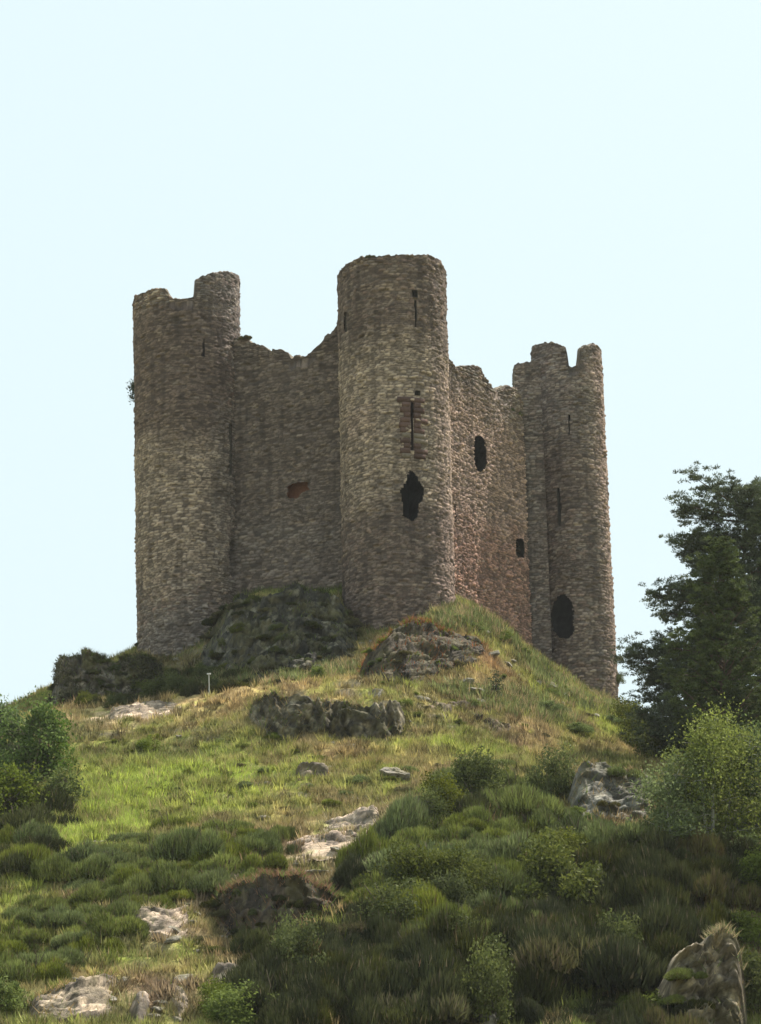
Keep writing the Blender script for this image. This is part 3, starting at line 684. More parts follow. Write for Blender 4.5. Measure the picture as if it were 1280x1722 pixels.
    C = C*(crk*(1+.35*vnoise(X_/.12, Z_/.12, Y_/.12, seed=seed+17)))[..., None]
    o = obj(name, make_mesh(name, VV.reshape(-1, 3), grid_faces(nr, na), C.reshape(-1, 3)), M_ROCK); tag(o, label, cat)
    CRAGS[seed] = VV[:nb].reshape(-1, 3)
    if turf:
        rs = np.random.default_rng(seed); tc, cnt = turf
        m = int(cnt*Wm/6); ia = rs.integers(2, na-2, m); ib = np.where(rs.random(m) < .8, nb-1+rs.integers(-2, capn-1, m), rs.integers(int(nb*.15), nb, m))
        nzb = fbm(VV[ib, ia, 0]/.9, VV[ib, ia, 2]/.9, oct=2, seed=seed+16); kk = (nzb > -.1); ia, ib = ia[kk], ib[kk]; m = len(ia)
        base = VV[ib, ia]+np.array([0, -.03, -.04]); cc = np.array(tc)*rs.uniform(.55, 1.3, m)[:, None]; gmask = rs.random(m) < .3; cc[gmask] = GREEN*rs.uniform(.6, 1.2, gmask.sum())[:, None]
        Vt, Ft, Ct = blades(base, rs.uniform(.12, .42, m), rs.uniform(.03, .07, m), rs.uniform(.2, 1.4, m), cc, rs)
        tag(obj('turf', make_mesh('turf', Vt, Ft, Ct), M_GRASS, o), kind='stuff')
    return o
def blades(base, h, w, lean, C, rs):
    n = len(base); a = rs.uniform(0, 2*math.pi, n); b = rs.uniform(0, 2*math.pi, n)
    side = np.stack([np.cos(a), np.sin(a)*.5, np.zeros(n)], -1)*w[:, None]/2
    tip = np.stack([np.cos(b)*lean*h, np.sin(b)*lean*h, h], -1)
    V = np.stack([base-side, base+side, base+tip], 1).reshape(-1, 3); F = np.arange(3*n).reshape(-1, 3)
    return V, F, np.repeat(C, 3, axis=0)
crag('rock_outcrop', 'long dark craggy outcrop with upright ribs across the middle of the slope',
     [(405,1205),(425,1184),(450,1174),(500,1170),(540,1178),(580,1182),(620,1188),(655,1184),(680,1192),(692,1215)],
     [(405,1212),(440,1232),(480,1243),(530,1246),(575,1242),(620,1250),(660,1250),(680,1240),(692,1222)], 1, .9, 5, .42, .5, (.15,.13,.095), (STRAW*.8, 3000), .5)
crag('rock_outcrop', 'dark mossy crag with pale faces under the left curtain wall',
     [(318,1122),(335,1092),(355,1062),(378,1030),(402,1000),(440,1003),(480,996),(510,986),(545,990),(572,1005),(590,1050),(612,1066)],
     [(322,1135),(360,1146),(400,1150),(450,1146),(500,1138),(560,1130),(612,1125)], 2, 7.5, 3, .7, .0, (.06,.056,.042), (np.array([.05,.052,.022]), 6000), .7, pale=3.6)
crag('earth_bank', 'dark earthy bank with rusty grass on its edge below the foot of the middle tower',
     [(598,1132),(622,1108),(645,1084),(668,1064),(690,1056),(725,1060),(760,1072),(800,1082),(830,1098)],
     [(598,1140),(640,1150),(690,1152),(740,1140),(790,1122),(830,1108)], 3, 2.2, 3.0, .45, .1, (.07,.054,.036), (RUST*1.1, 4200), .4, 'bank', lift=.4, pale=1.4)
crag('rock_slab', 'flat pinkish rock slab lying just above the big broom shrubs',
     [(445,1448),(480,1434),(520,1422),(560,1413),(600,1413),(640,1424)], [(445,1456),(490,1458),(540,1452),(590,1446),(640,1434)], 4, 3.2, 1.5, .22, .0, (.34,.26,.205), (STRAW*.8, 260), .12, 'rock slab', 1.2, sink=.05, lift=.35)
crag('rock_slab', 'pinkish slab with a pointed pale tip left of the dark boulder',
     [(505,1406),(545,1392),(590,1382),(625,1368),(640,1368),(655,1386)], [(505,1412),(550,1412),(600,1404),(655,1396)], 5, 2.8, 1.5, .22, .0, (.32,.25,.195), (STRAW*.8, 400), .15, 'rock slab', 1.0, sink=.05, lift=.35)
crag('earth_bank', 'dark undercut earth and rock bank beneath the pinkish slab at lower centre',
     [(345,1528),(375,1492),(410,1478),(450,1474),(500,1476),(540,1490),(580,1510)], [(345,1550),(380,1575),(430,1590),(490,1585),(540,1555),(580,1530)], 6, 1.2, 3, .5, .15, (.075,.055,.038), (RUST, 3600), .4, 'bank', pale=1.6)
crag('rock_outcrop', 'pink and white jagged rocks below the broom at lower left',
     [(188,1562),(215,1545),(240,1528),(262,1526),(290,1536),(320,1524),(345,1522)], [(188,1570),(215,1590),(250,1600),(290,1592),(320,1570),(345,1550)], 7, 3.0, 2, .28, .0, (.30,.235,.18), (STRAW, 1300), .2, skew=.9, sink=.2, lift=.2)
crag('rock_outcrop', 'pale layered rocks in the bottom left corner area',
     [(30,1694),(55,1680),(80,1676),(110,1668),(135,1654),(165,1648),(200,1660),(225,1680)], [(30,1735),(80,1738),(130,1732),(180,1716),(225,1700)], 8, 3.8, 2.5, .3, .0, (.27,.215,.16), (STRAW, 2200), .25, skew=1.1, sink=.2, lift=.2)
crag('rock_outcrop', 'smooth pinkish rock left of the bright leafy bush at the bottom',
     [(262,1662),(280,1652),(300,1660),(320,1678),(338,1700)], [(262,1690),(285,1712),(310,1728),(338,1722)], 9, 2.2, 2, .22, .0, (.30,.235,.175), (STRAW, 300), .1, sink=.2, lift=.2)
crag('rock_slab', 'tan broken rock strip running down from the pinkish slab to the undercut bank',
     [(345,1512),(380,1490),(420,1470),(460,1454),(500,1448)], [(345,1524),(380,1506),(420,1486),(460,1470),(500,1458)], 21, 2.2, 1, .25, 0, (.28,.215,.16), (STRAW*.8, 400), .2, 'rock slab', .8, sink=.05, lift=.3)
crag('rock_slab', 'small bare earth and rock scar between the tan strip and the yellow grass',
     [(410,1452),(440,1440),(470,1432),(500,1430)], [(410,1460),(440,1452),(470,1444),(500,1438)], 22, 1.8, 1, .15, 0, (.26,.19,.13), (STRAW*.8, 300), .1, 'rock slab', .6, sink=.05, lift=.25)
crag('rock_outcrop', 'pale tan rock between the bottom left corner rocks and the smooth pinkish rock',
     [(205,1700),(225,1672),(245,1660),(262,1676)], [(205,1722),(235,1735),(262,1722)], 23, 2.4, 2, .2, 0, (.27,.22,.18), (STRAW, 500), .2, sink=.2, lift=.2)
crag('rock_outcrop', 'tan rock above the bright glossy bushes, right of the straw grass',
     [(335,1655),(355,1636),(385,1626),(420,1632),(440,1648)], [(335,1668),(370,1672),(410,1668),(440,1660)], 24, 1.4, 2, .3, 0, (.30,.24,.185), (STRAW, 500), .2, sink=.2, lift=.2)
crag('rock_outcrop', 'grey knobbly rocks at the crest on the right, left of the birch leaves',
     [(952,1330),(965,1298),(985,1284),(1010,1284),(1035,1300),(1065,1290),(1095,1300),(1115,1325)], [(952,1392),(985,1398),(1030,1396),(1075,1398),(1115,1380)], 10, 3.4, 3, .38, .0, (.19,.18,.155), (STRAW*.8, 2600), .5)
crag('rock_outcrop', 'steep sunlit rock buttress in the bottom right corner',
     [(1110,1640),(1130,1612),(1165,1592),(1200,1574),(1232,1564),(1247,1584),(1258,1650),(1268,1760)], [(1110,1800),(1200,1800),(1270,1800)], 11, 1.8, 3.5, .5, .5, (.215,.175,.125), (STRAW*.9, 5000), .35, Yf=106.5)
crag('rock_outcrop', 'brown sandy ledge with an undercut on the right slope',
     [(780,1208),(820,1204),(850,1212),(875,1224)], [(780,1214),(820,1232),(850,1240),(875,1234)], 12, 1.0, 3, .4, .2, (.14,.10,.065), (STRAW*.8, 1200), .3)
crag('rock_outcrop', 'brown rocky ledge on the slope left of centre below the craggy outcrop',
     [(478,1302),(510,1292),(545,1290),(575,1302)], [(478,1312),(510,1322),(545,1322),(575,1312)], 13, 1.4, 2.5, .35, .1, (.17,.135,.10), (STRAW*.8, 900), .3)
crag('rock_outcrop', 'pale ledge above the right end of the craggy outcrop',
     [(600,1168),(625,1158),(645,1156),(662,1164)], [(600,1176),(630,1184),(662,1180)], 14, 1.2, 2, .25, .1, (.22,.20,.17), (STRAW*.8, 500), .2)
crag('rock_slab', 'worn bare rock pavement on the pale path below the left tower',
     [(170,1204),(200,1194),(240,1190),(290,1188),(325,1192)], [(170,1212),(220,1216),(280,1206),(325,1198)], 15, 4.5, 1, .13, 0, (.36,.28,.21), (STRAW, 200), .1, 'rock slab', sink=.05, lift=.3)
crag('rock_outcrop', 'shaded grey rock at the bottom edge right of centre',
     [(768,1712),(790,1694),(815,1688),(840,1700),(858,1716)], [(768,1745),(815,1750),(858,1745)], 16, 1.4, 2, .35, .1, (.15,.145,.13), None, .3)
crag('earth_bank', 'rust topped dark bank among the broom at the bottom centre',
     [(655,1660),(680,1625),(705,1604),(735,1598),(770,1612)], [(655,1722),(690,1735),(730,1735),(770,1715)], 17, 1.6, 3, .55, .15, (.06,.05,.035), (RUST*1.3, 2600), .6, 'bank')
crag('earth_bank', 'small brown bank with dry grass edge on the slope under the right wall',
     [(700,1180),(740,1176),(790,1186),(820,1196)], [(700,1192),(740,1200),(790,1204),(820,1202)], 18, 1.2, 3, .35, .1, (.15,.11,.075), (STRAW*.8, 1300), .3, 'bank')
rock('boulder', 'rounded dark boulder with rust coloured moss on top beside the broom', [(708,1362,36,20,1.2,.3,.05,.1)], 'boulder', tone=(.10,.095,.07))
rock('boulder', 'grey ribbed boulder half buried in dry grass at mid slope', [(665,1302,26,9,.8,.1,.1,-.3)], 'boulder', tone=(.22,.19,.16))
rock('boulder', 'small white boulder beside the brown ledge left of centre', [(556,1292,12,4,.4,.1,0,0)], 'boulder', tone=(.34,.31,.27))
rock('boulder', 'long low grey boulder at the top edge of the broom thicket', [(392,1390,26,5,.8,.1,0,0)], 'boulder', tone=(.27,.24,.20))
rock('boulder', 'pale boulder showing through the birch leaves at the right edge', [(1235,1300,40,18,1.5,.5,.05,-.4)], 'boulder', tone=(.24,.22,.19))
rock('boulder', 'grey boulder below the birch at the right edge', [(1250,1390,40,26,1.5,.5,.1,0)], 'boulder', tone=(.20,.19,.16))
rock('boulder', 'dark squarish boulder under the yellow moss at right', [(1195,1520,30,24,1.2,.5,.1,0)], 'boulder', tone=(.13,.12,.10))
rock('boulder', 'flat pale stone beside the small sapling under the castle', [(800,1162,18,6,.7,.1,0,0)], 'boulder', tone=(.30,.27,.22))
# small loose stones scattered on the slope
stone_me = []
for k in range(5):
    g = Geo(); rock_geo(g, (0, 0, 0), (1, .8, .55), 900+k, 9, 0, (.27,.245,.20), 0, 10); stone_me.append(g.mesh('loose_stone')); stone_me[-1].materials.append(M_ROCK)
SP = [(480,1162),(350,1190),(330,1190),(690,1215),(860,1160),(905,1150),(930,1190),(1000,1205),(770,1140),(640,1290),(450,1320),(520,1320),(610,1320),(600,1345),(120,1655),(210,1650),(500,1455),(460,1500),(560,1480),(645,1440),(330,1600),(380,1580),(430,1620),(840,1620),(900,1650),(950,1580),(1110,1560),(1000,1440),(1060,1450),(700,1460),(560,1250),(590,1256),(300,1240),(960,1165),(945,1187)]
stones_lab = 'small pale loose stone lying in the grass of the slope'
for i, (px, py) in enumerate(SP):
    b = ground(px, py)
    if b is None: continue
    o = obj('loose_stone', stone_me[i % 5], None, loc=tuple(b)); s = random.uniform(.12, .32); o.scale = (s*1.3, s, s); o.rotation_euler = (0, random.uniform(-.3, .3), random.uniform(0, 6))
    tag(o, stones_lab, 'stone', 'small pale stones scattered over the slope')

# ------------------------------------------------------------ grass (uncountable)
ng = 1300000
gyv = 100 + 98*rng.random(ng)**0.9; gxv = (rng.random(ng)*2-1)*(gyv*.152+1.5+10*rng.random(ng)**2*2)
gc, gh = ground_colour(gxv, gyv)
gz = hz(gxv, gyv)
sl_x = (hz(gxv+.2, gyv)-hz(gxv-.2, gyv))/.4; sl_y = (hz(gxv, gyv+.2)-hz(gxv, gyv-.2))/.4
clump = fbm(gxv/.55, gyv/.55, oct=3, seed=51)
keepg = (np.hypot(sl_x, sl_y) < 1.5) & (rng.random(ng) < np.clip(.25+gh*.6+clump*.9, 0, 1)*smooth(.15, .5, gh))
# keep out of the castle's footprint
inside = inpoly([(cenL[0]-2, 183), (cenM[0], 177.5), (pR[0], 194.5), (cenR[0]+1, 198), (0, 206), (-14, 200)], gxv, gyv)
for c_, r_, (cx_, cy_) in ((0, rM-.3, (cenM[0], 178)), (0, rL-.3, (cenL[0], 184.5)), (0, rR-.3, (cenR[0], 197))):
    inside |= (gxv-cx_)**2+(gyv-cy_)**2 < r_**2
keepg &= ~inside
gxv, gyv, gz, gc, gh, clump = gxv[keepg], gyv[keepg], gz[keepg], gc[keepg], gh[keepg], clump[keepg]
n = len(gxv); hb = (.12+.26*rng.random(n))*np.clip(gh*(1+.9*clump), .3, 2.4)
gcol = gc*(0.75+.6*rng.random(n))[:, None]*1.15
dry = rng.random(n) < .18; gcol[dry] = STRAW*(.8+.6*rng.random(dry.sum()))[:, None]
Vb, Fb, Cb = blades(np.stack([gxv, gyv, gz-.03], -1), hb, .03+.035*rng.random(n), rng.uniform(.1, .9, n), gcol, rng)
gr = obj('grass', make_mesh('grass', Vb, Fb, Cb), M_GRASS); tag(gr, 'dry and green grass covering the slope', 'grass', kind='stuff')
# flowering stalks and tall dry stems
ns = 9000
sy = 102 + 85*rng.random(ns); sx = (rng.random(ns)*2-1)*(sy*.15); m_ = (fbm(sx/3, sy/3, oct=3, seed=77) > .1); sx, sy = sx[m_], sy[m_]
m_ = ~inpoly([(cenL[0]-4, 182), (cenM[0], 175), (pR[0]+6, 194), (0, 206)], sx, sy); sx, sy = sx[m_], sy[m_]
n = len(sx)
Vb, Fb, Cb = blades(np.stack([sx, sy, hz(sx, sy)], -1), .4+.4*rng.random(n), np.full(n, .03), rng.uniform(0, .5, n), STRAW*(0.7+.7*rng.random(n))[:, None], rng)
gr2 = obj('tall_grass', make_mesh('tall_grass', Vb, Fb, Cb), M_GRASS); tag(gr2, 'scattered tall dry grass stalks on the slope', 'grass', kind='stuff')

def clumps(nc, per, hmin, hmax, rad, area=None, colr=None, seed=1, px=None):
    rs = np.random.default_rng(seed)
    if px is None:
        cy = 102+88*rs.random(nc); cx = (rs.random(nc)*2-1)*(cy*.15+12*rs.random(nc)**1.5)
    else:
        P_ = []
        for poly in px:
            xs = [p[0] for p in poly]; ys = [p[1] for p in poly]; tries = 0; want = nc//len(px); got = 0
            while got < want and tries < want*6:
                tries += 1; qx, qy = rs.uniform(min(xs), max(xs)), rs.uniform(min(ys), max(ys))
                if inpoly(poly, np.array([qx]), np.array([qy]))[0]:
                    b = ground(qx, qy)
                    if b is not None: P_.append(b[:2]); got += 1
        P_ = np.array(P_); cx, cy = P_[:, 0], P_[:, 1]
    ok = ~inpoly([(cenL[0]-3.9, 182), (cenL[0], 180.6), (cenM[0]-3, 176), (cenM[0]+1, 174), (cenM[0]+4, 178), (pR[0], 194.2), (cenR[0]+2, 195), (0, 206)], cx, cy)
    cx, cy = cx[ok], cy[ok]; cc, hh_ = ground_colour(cx, cy)
    if px is None: kk_ = hh_ > .45; cx, cy, cc = cx[kk_], cy[kk_], cc[kk_]
    k = np.repeat(np.arange(len(cx)), per); n = len(k)
    if colr is not None: cc = np.broadcast_to(np.array(colr), cc.shape)*rs.uniform(.55, 1.35, (len(cx), 1)); dr_ = rs.random(len(cx)) < .3; cc = cc.copy(); cc[dr_] = STRAW*.9
    else: cc = cc*rs.choice([.55, .8, 1.1, 1.35], len(cx))[:, None]
    sz = rs.uniform(.6, 1.5, len(cx))[k]; a = rs.uniform(0, 6.283, n); r_ = rad*sz*np.sqrt(rs.random(n))
    x = cx[k]+np.cos(a)*r_; y = cy[k]+np.sin(a)*r_; h = rs.uniform(hmin, hmax, n)*sz
    base = np.stack([x, y, hz(x, y)-.04], -1); w = .03+.035*rs.random(n)
    side = np.stack([-np.sin(a), np.cos(a), np.zeros(n)], -1)*w[:, None]; ln = rs.uniform(.1, .9, n)*h
    tip = np.stack([np.cos(a)*ln, np.sin(a)*ln, h], -1)
    V = np.stack([base-side, base+side, base+tip], 1).reshape(-1, 3)
    return V, np.arange(3*n).reshape(-1, 3), np.repeat(cc[k]*rs.uniform(.7, 1.35, n)[:, None], 3, axis=0)
Vb, Fb, Cb = clumps(12000, 30, .18, .5, .28, seed=61)
tag(obj('tussocks', make_mesh('tussocks', Vb, Fb, Cb), M_GRASS), 'rough tussocks all over the slope', 'grass', kind='stuff')
lush = [[(690,1042),(770,1005),(850,1045),(870,1085),(800,1062),(720,1055)], [(860,1085),(900,1100),(1050,1190),(1060,1215),(960,1190),(880,1130)], [(340,1138),(600,1118),(620,1136),(430,1152),(340,1160)], [(700,1150),(900,1165),(1000,1225),(900,1215),(760,1175)]]
Vb, Fb, Cb = clumps(900, 40, .2, .62, .36, colr=(.17, .205, .055), seed=62, px=lush)
tag(obj('lush_grass', make_mesh('lush_grass', Vb, Fb, Cb), M_GRASS), 'tall lush green grass and weeds around the foot of the castle', 'grass', kind='stuff')
Vb, Fb, Cb = clumps(900, 18, .3, .75, .28, colr=(.17, .20, .05), seed=63, px=[[(620,1400),(900,1360),(960,1440),(760,1620),(470,1620),(520,1530)], [(700,1450),(1000,1450),(1180,1620),(900,1722),(650,1700)], [(470,1560),(700,1560),(700,1722),(430,1722)]])
tag(obj('bracken', make_mesh('bracken', Vb, Fb, Cb), M_GRASS), 'bright green bracken and rank grass sprouting between the shrubs', 'bracken', kind='stuff')
# weeds at the foot of the walls
wp = []
for (cx_, cy_, r_) in ((cenM[0], 178, rM), (cenL[0], 184.5, rL), (cenR[0], 197, rR)):
    for a_ in np.linspace(-1.7, 1.7, 46): wp.append((cx_+(r_+.25)*math.sin(a_), cy_-(r_+.25)*math.cos(a_)))
for f in np.linspace(.2, 1, 60): wp.append((cenM[0]+(pR[0]-cenM[0])*f+.45, 178.2+(194.4-178.2)*f-.3))
for f in np.linspace(.2, .8, 40): wp.append((cenL[0]+(cenM[0]-cenL[0])*f-.1, 184.3-6.1*f-.4))
wp = np.array(wp); kw = np.repeat(np.arange(len(wp)), 34); rw_ = np.random.default_rng(9); nw = len(kw)
bx = wp[kw]+rw_.normal(size=(nw, 2))*.22; hgt_ = (rw_.uniform(.15, .6, len(wp))*(rw_.random(len(wp)) < .75))[kw]*rw_.uniform(.5, 1.2, nw)+.06
Vb, Fb, Cb = blades(np.stack([bx[:, 0], bx[:, 1], hz(bx[:, 0], bx[:, 1])-.05], -1), hgt_, np.full(nw, .045), rw_.uniform(.1, .8, nw), np.array([.12, .15, .045])*rw_.uniform(.5, 1.5, nw)[:, None], rw_)
tag(obj('weeds', make_mesh('weeds', Vb, Fb, Cb), M_GRASS), 'weeds along the foot of the castle walls', 'weeds', kind='stuff')
# ------------------------------------------------------------ broom shrubs and heather
def broom_mesh(name, seed, n=8500, c1=(.10,.13,.028), c2=(.19,.225,.055), lumps=9, spread=.5, dead=.06, top=1.0):
    """unit sized dome of upright fine twigs gathered into lumps"""
    rs = np.random.default_rng(seed)
    lc = np.stack([rs.uniform(-.75, .75, lumps), rs.uniform(-.75, .75, lumps), np.zeros(lumps)], -1)
    lr = rs.uniform(.35, .6, lumps); lh = (0.95-.55*np.hypot(lc[:, 0], lc[:, 1]))*rs.uniform(.75, 1.1, lumps)*top
    k = rs.integers(0, lumps, n)
    th = rs.uniform(0, 2*math.pi, n); ph = np.arccos(rs.uniform(0.0, 1, n)); rr = rs.uniform(.45, 1.0, n)**.5
    d = np.stack([np.sin(ph)*np.cos(th), np.sin(ph)*np.sin(th), np.cos(ph)], -1)
    pos = lc[k] + d*rr[:, None]*np.stack([lr[k], lr[k], lh[k]], -1)
    dirv = d*np.array([spread, spread, .5]) + np.array([0, 0, .75]) + rs.normal(size=(n, 3))*.18
    dirv /= np.linalg.norm(dirv, axis=1, keepdims=True)
    L = rs.uniform(.12, .28, n); w = rs.uniform(.012, .026, n)
    side = np.cross(dirv, rs.normal(size=(n, 3))); side /= np.linalg.norm(side, axis=1, keepdims=True)
    b = pos - dirv*(L*.6)[:, None]; t = pos + dirv*(L*.4)[:, None]
    V = np.stack([b-side*w[:, None], b+side*w[:, None], t], 1).reshape(-1, 3)
    tint = h1(k, seed+5); C = np.array(c1)*(1-tint)[:, None] + np.array(c2)*tint[:, None]
    C = C*rs.uniform(.65, 1.45, n)[:, None]
    dd = rs.random(n) < dead; C[dd] = np.array([.17, .135, .07])*rs.uniform(.5, 1.2, dd.sum())[:, None]
    me = make_mesh(name, V, np.arange(3*n).reshape(-1, 3), np.repeat(C, 3, axis=0)); me.materials.append(M_BROOM)
    return me
broom = [broom_mesh('foliage', 10+k) for k in range(6)]
broom_dark = [broom_mesh('foliage', 30+k, c1=(.036,.044,.013), c2=(.072,.08,.02), dead=.05) for k in range(4)]  # deep tone also puts the lower right bank's shade into the twigs
broom_brown = [broom_mesh('foliage', 50+k, c1=(.085,.08,.03), c2=(.13,.13,.042), dead=.22, n=7000) for k in range(3)]
def leaf_mesh(name, seed, n=6500, c1=(.085,.125,.02), c2=(.15,.20,.035), lumps=22, size=.042, shape=(1, 1, 1), droop=0):
    rs = np.random.default_rng(seed)
    lc = np.stack([rs.uniform(-.85, .85, lumps), rs.uniform(-.85, .85, lumps), rs.uniform(.08, 1.0, lumps)], -1); lc[:, :2] *= (1.1-lc[:, 2:3]*.6)
    lr = rs.uniform(.08, .38, lumps); k = rs.choice(lumps, n, p=lr**1.6/np.sum(lr**1.6))
    d = rs.normal(size=(n, 3)); d /= np.linalg.norm(d, axis=1, keepdims=True); rr = rs.uniform(.2, 1.5, n)**.8
    pos = lc[k] + d*(rr*lr[k])[:, None]; pos[:, 2] = np.maximum(pos[:, 2], .02)
    pos *= np.array(shape)
    return leaf_cards(name, pos, rs, size, c1, c2, h1(k, seed+5), droop)
def leaf_cards(name, pos, rs, size, c1, c2, tint, droop=0, mat=None):
    n = len(pos)
    a = rs.normal(size=(n, 3)); a[:, 2] -= droop; a /= np.linalg.norm(a, axis=1, keepdims=True); b = np.cross(a, rs.normal(size=(n, 3))); b /= np.linalg.norm(b, axis=1, keepdims=True)
    s = size*rs.uniform(.6, 1.4, n)[:, None]
    V = np.stack([pos-a*s, pos+b*s*.55, pos+a*s, pos-b*s*.55], 1).reshape(-1, 3)
    C = (np.array(c1)*(1-tint)[:, None]+np.array(c2)*tint[:, None])*rs.uniform(.7, 1.4, n)[:, None]
    me = make_mesh(name, V, np.arange(4*n).reshape(-1, 4), np.repeat(C, 4, axis=0)); me.materials.append(mat or M_LEAF)
    return me
leafy = [leaf_mesh('foliage', 70+k) for k in range(4)]
leafy_dark = [leaf_mesh('foliage', 90+k, c1=(.065,.084,.016), c2=(.11,.132,.025)) for k in range(3)]
stem_g = Geo()
def tube(g, p0, p1, r0, r1, c, seg=6, bend=0, nst=4, rs=random):
    p0 = np.array(p0, float); p1 = np.array(p1, float); ax = p1-p0; L = np.linalg.norm(ax); ax /= L
    s = np.cross(ax, [0.3, .5, .8]); s /= np.linalg.norm(s); t = np.cross(ax, s)
    rows = []; off = np.array([rs.uniform(-1, 1), rs.uniform(-1, 1), rs.uniform(-.3, .6)])*bend*L
    for k in range(nst+1):
        f = k/nst; c_ = p0+(p1-p0)*f + off*math.sin(math.pi*f); r = r0+(r1-r0)*f
        ang = np.arange(seg)*2*math.pi/seg; rows.append(c_+r*(np.cos(ang)[:, None]*s+np.sin(ang)[:, None]*t))
    g.add(np.concatenate(rows), grid_faces(nst+1, seg, True), c)
    return [p0+(p1-p0)*f+off*math.sin(math.pi*f) for f in np.linspace(0, 1, 8)]
for k in range(9):
    a = random.uniform(0, 6.3); tube(stem_g, (random.uniform(-.15, .15), random.uniform(-.15, .15), -.15), (math.cos(a)*.45, math.sin(a)*.45, random.uniform(.4, .7)), .035, .008, (.10,.08,.055), 5, .1)
stem_me = stem_g.mesh('stems'); stem_me.materials.append(M_BARK)
placed = []
def shrub(name, mset, px, py, r, hfac, label, cat, group=None, sink=.12):
    """py is the visible foot-to-middle point of the shrub on the ground"""
    b = ground(px, py)
    if b is None: return
    o = empty(name, b-np.array([0, 0, sink*r]), random.uniform(0, 6.3)); o.scale = (r*random.uniform(.8, 1.45), r*random.uniform(.8, 1.3), r*hfac); o.rotation_euler = (random.uniform(-.15, .15), random.uniform(-.15, .15), random.uniform(0, 6.3))
    f = obj('foliage', random.choice(mset), None, o); s = obj('stems', stem_me, None, o)
    tag(o, label, cat, group); placed.append((px, py)); return o
def fill(poly, spacing, mset, r0, r1, hf, name, label, cat, group, jitter=.35):
    xs = [p[0] for p in poly]; ys = [p[1] for p in poly]; got = []
    for _ in range(2600):
        q = (random.uniform(min(xs), max(xs)), random.uniform(min(ys), max(ys)+8))
        if not inpoly(poly, np.array([q[0]]), np.array([q[1]]))[0]: continue
        if all(((q[0]-a)/spacing)**2+((q[1]-b)/(spacing*.5))**2 > .8 for a, b in got): got.append(q)
    for qx, qy in sorted(got, key=lambda t: t[1]):
        shrub(name, mset, qx, qy, random.uniform(r0, r1)*random.choice([.8, 1, 1, 1.2]), random.uniform(.75, 1.2)*hf, label, cat, group)
GB = 'broom shrubs of the thicket left of centre'
fill([(90,1470),(170,1440),(280,1395),(400,1400),(465,1400),(470,1440),(425,1500),(330,1520),(250,1535),(190,1530),(120,1510)], 44, broom, .95, 1.4, 1.15, 'broom_shrub', 'dark green broom shrub in the thicket above the pink jagged rocks', 'shrub', GB)
fill([(30,1555),(110,1520),(230,1550),(200,1590),(90,1650),(0,1650),(0,1580)], 46, broom, .95, 1.4, 1.1, 'broom_shrub', 'green broom shrub in the band above the bottom left rocks', 'shrub', 'broom shrubs of the lower left band')
fill([(800,1310),(960,1320),(950,1400),(1080,1425),(1000,1480),(900,1560),(820,1600),(760,1600),(600,1560),(590,1490),(620,1420),(700,1380)], 42, broom+broom+broom_dark[:1]+leafy_dark[:2], 1.0, 1.6, 1.25, 'broom_shrub', 'green broom shrub in the thicket running up to the grey boulders on the right', 'shrub', 'broom shrubs of the right slope')
fill([(1080,1430),(1220,1450),(1230,1560),(1180,1610),(1000,1640),(860,1722),(700,1722),(700,1620),(900,1540)], 48, broom_dark+broom_dark+broom_dark+broom_brown[:1]+leafy_dark[:1], 1.2, 2.1, 1.3, 'broom_shrub', 'blackish green shrub on the shaded bank at lower right', 'shrub', 'dark shrubs of the shaded bank')
fill([(460,1600),(590,1575),(700,1610),(700,1730),(440,1730)], 46, broom_dark+broom_dark+leafy_dark[:1], 1.0, 1.7, 1.3, 'broom_shrub', 'dark shrub on the bank at the bottom centre', 'shrub', 'dark shrubs at the bottom centre')
fill([(0,1380),(70,1370),(75,1440),(50,1480),(0,1490)], 44, broom_dark[:2]+broom[:2], 1.2, 1.6, 1.3, 'broom_shrub', 'tall dark shrub at the left edge above the bright green grass', 'shrub', 'dark shrubs at the left edge')
fill([(560,1500),(650,1490),(700,1560),(640,1600),(540,1580)], 40, broom+broom_brown, .6, 1.0, 1.1, 'broom_shrub', 'thin mixed green shrub in the tangle below the pinkish slab', 'shrub', 'mixed shrubs below the slab')
fill([(330,1560),(450,1560),(470,1640),(420,1640),(330,1590)], 60, leafy_dark+broom_brown, .4, .75, .8, 'low_shrub', 'low trailing shrub among the stones at lower left centre', 'shrub', 'low trailing shrubs at lower left centre')
fill([(1000,1650),(1150,1600),(1170,1722),(1000,1722)], 44, broom_brown+broom[:1], .5, .9, .7, 'broom_shrub', 'brownish shrub left of the sunlit rock buttress', 'shrub', 'brownish shrubs beside the buttress')
def gp(x, y): return np.array([x, y, float(hz(x, y))])
def proj(V):
    dz_ = V@fwd; return 640+FPX*(V@rt)/dz_, 861-FPX*(V@up)/dz_
def on_crag(i, px, py, r, hf, ms, label, name='low_shrub', group=None):
    V_ = CRAGS[i]; u, v = proj(V_); k = np.argmin((u-px)**2+(v-py)**2); b = V_[k]
    o = empty(name, b-np.array([0, -.15, .2*r]), random.uniform(0, 6.3)); o.scale = (r, r, r*hf)
    obj('foliage', random.choice(ms), None, o); obj('stems', stem_me, None, o); tag(o, label, 'shrub', group)
for _ in range(75):
    on_crag(2, random.uniform(330, 605), random.uniform(1010, 1135), random.uniform(.35, .8), random.uniform(.5, .9), broom_dark+leafy_dark+broom_brown, 'dark low plant clinging to the mossy crag under the left wall', group='plants on the crag under the castle')
for _ in range(9):
    on_crag(1, random.uniform(420, 690), random.uniform(1172, 1245), random.uniform(.2, .42), .7, broom_brown+leafy_dark, 'small plant growing on the long ribbed outcrop', group='plants on the long outcrop')
for _ in range(10):
    on_crag(3, random.uniform(610, 820), random.uniform(1060, 1140), random.uniform(.3, .6), .6, broom_brown+leafy, 'small plant on the dark bank below the middle tower', group='plants on the dark bank')
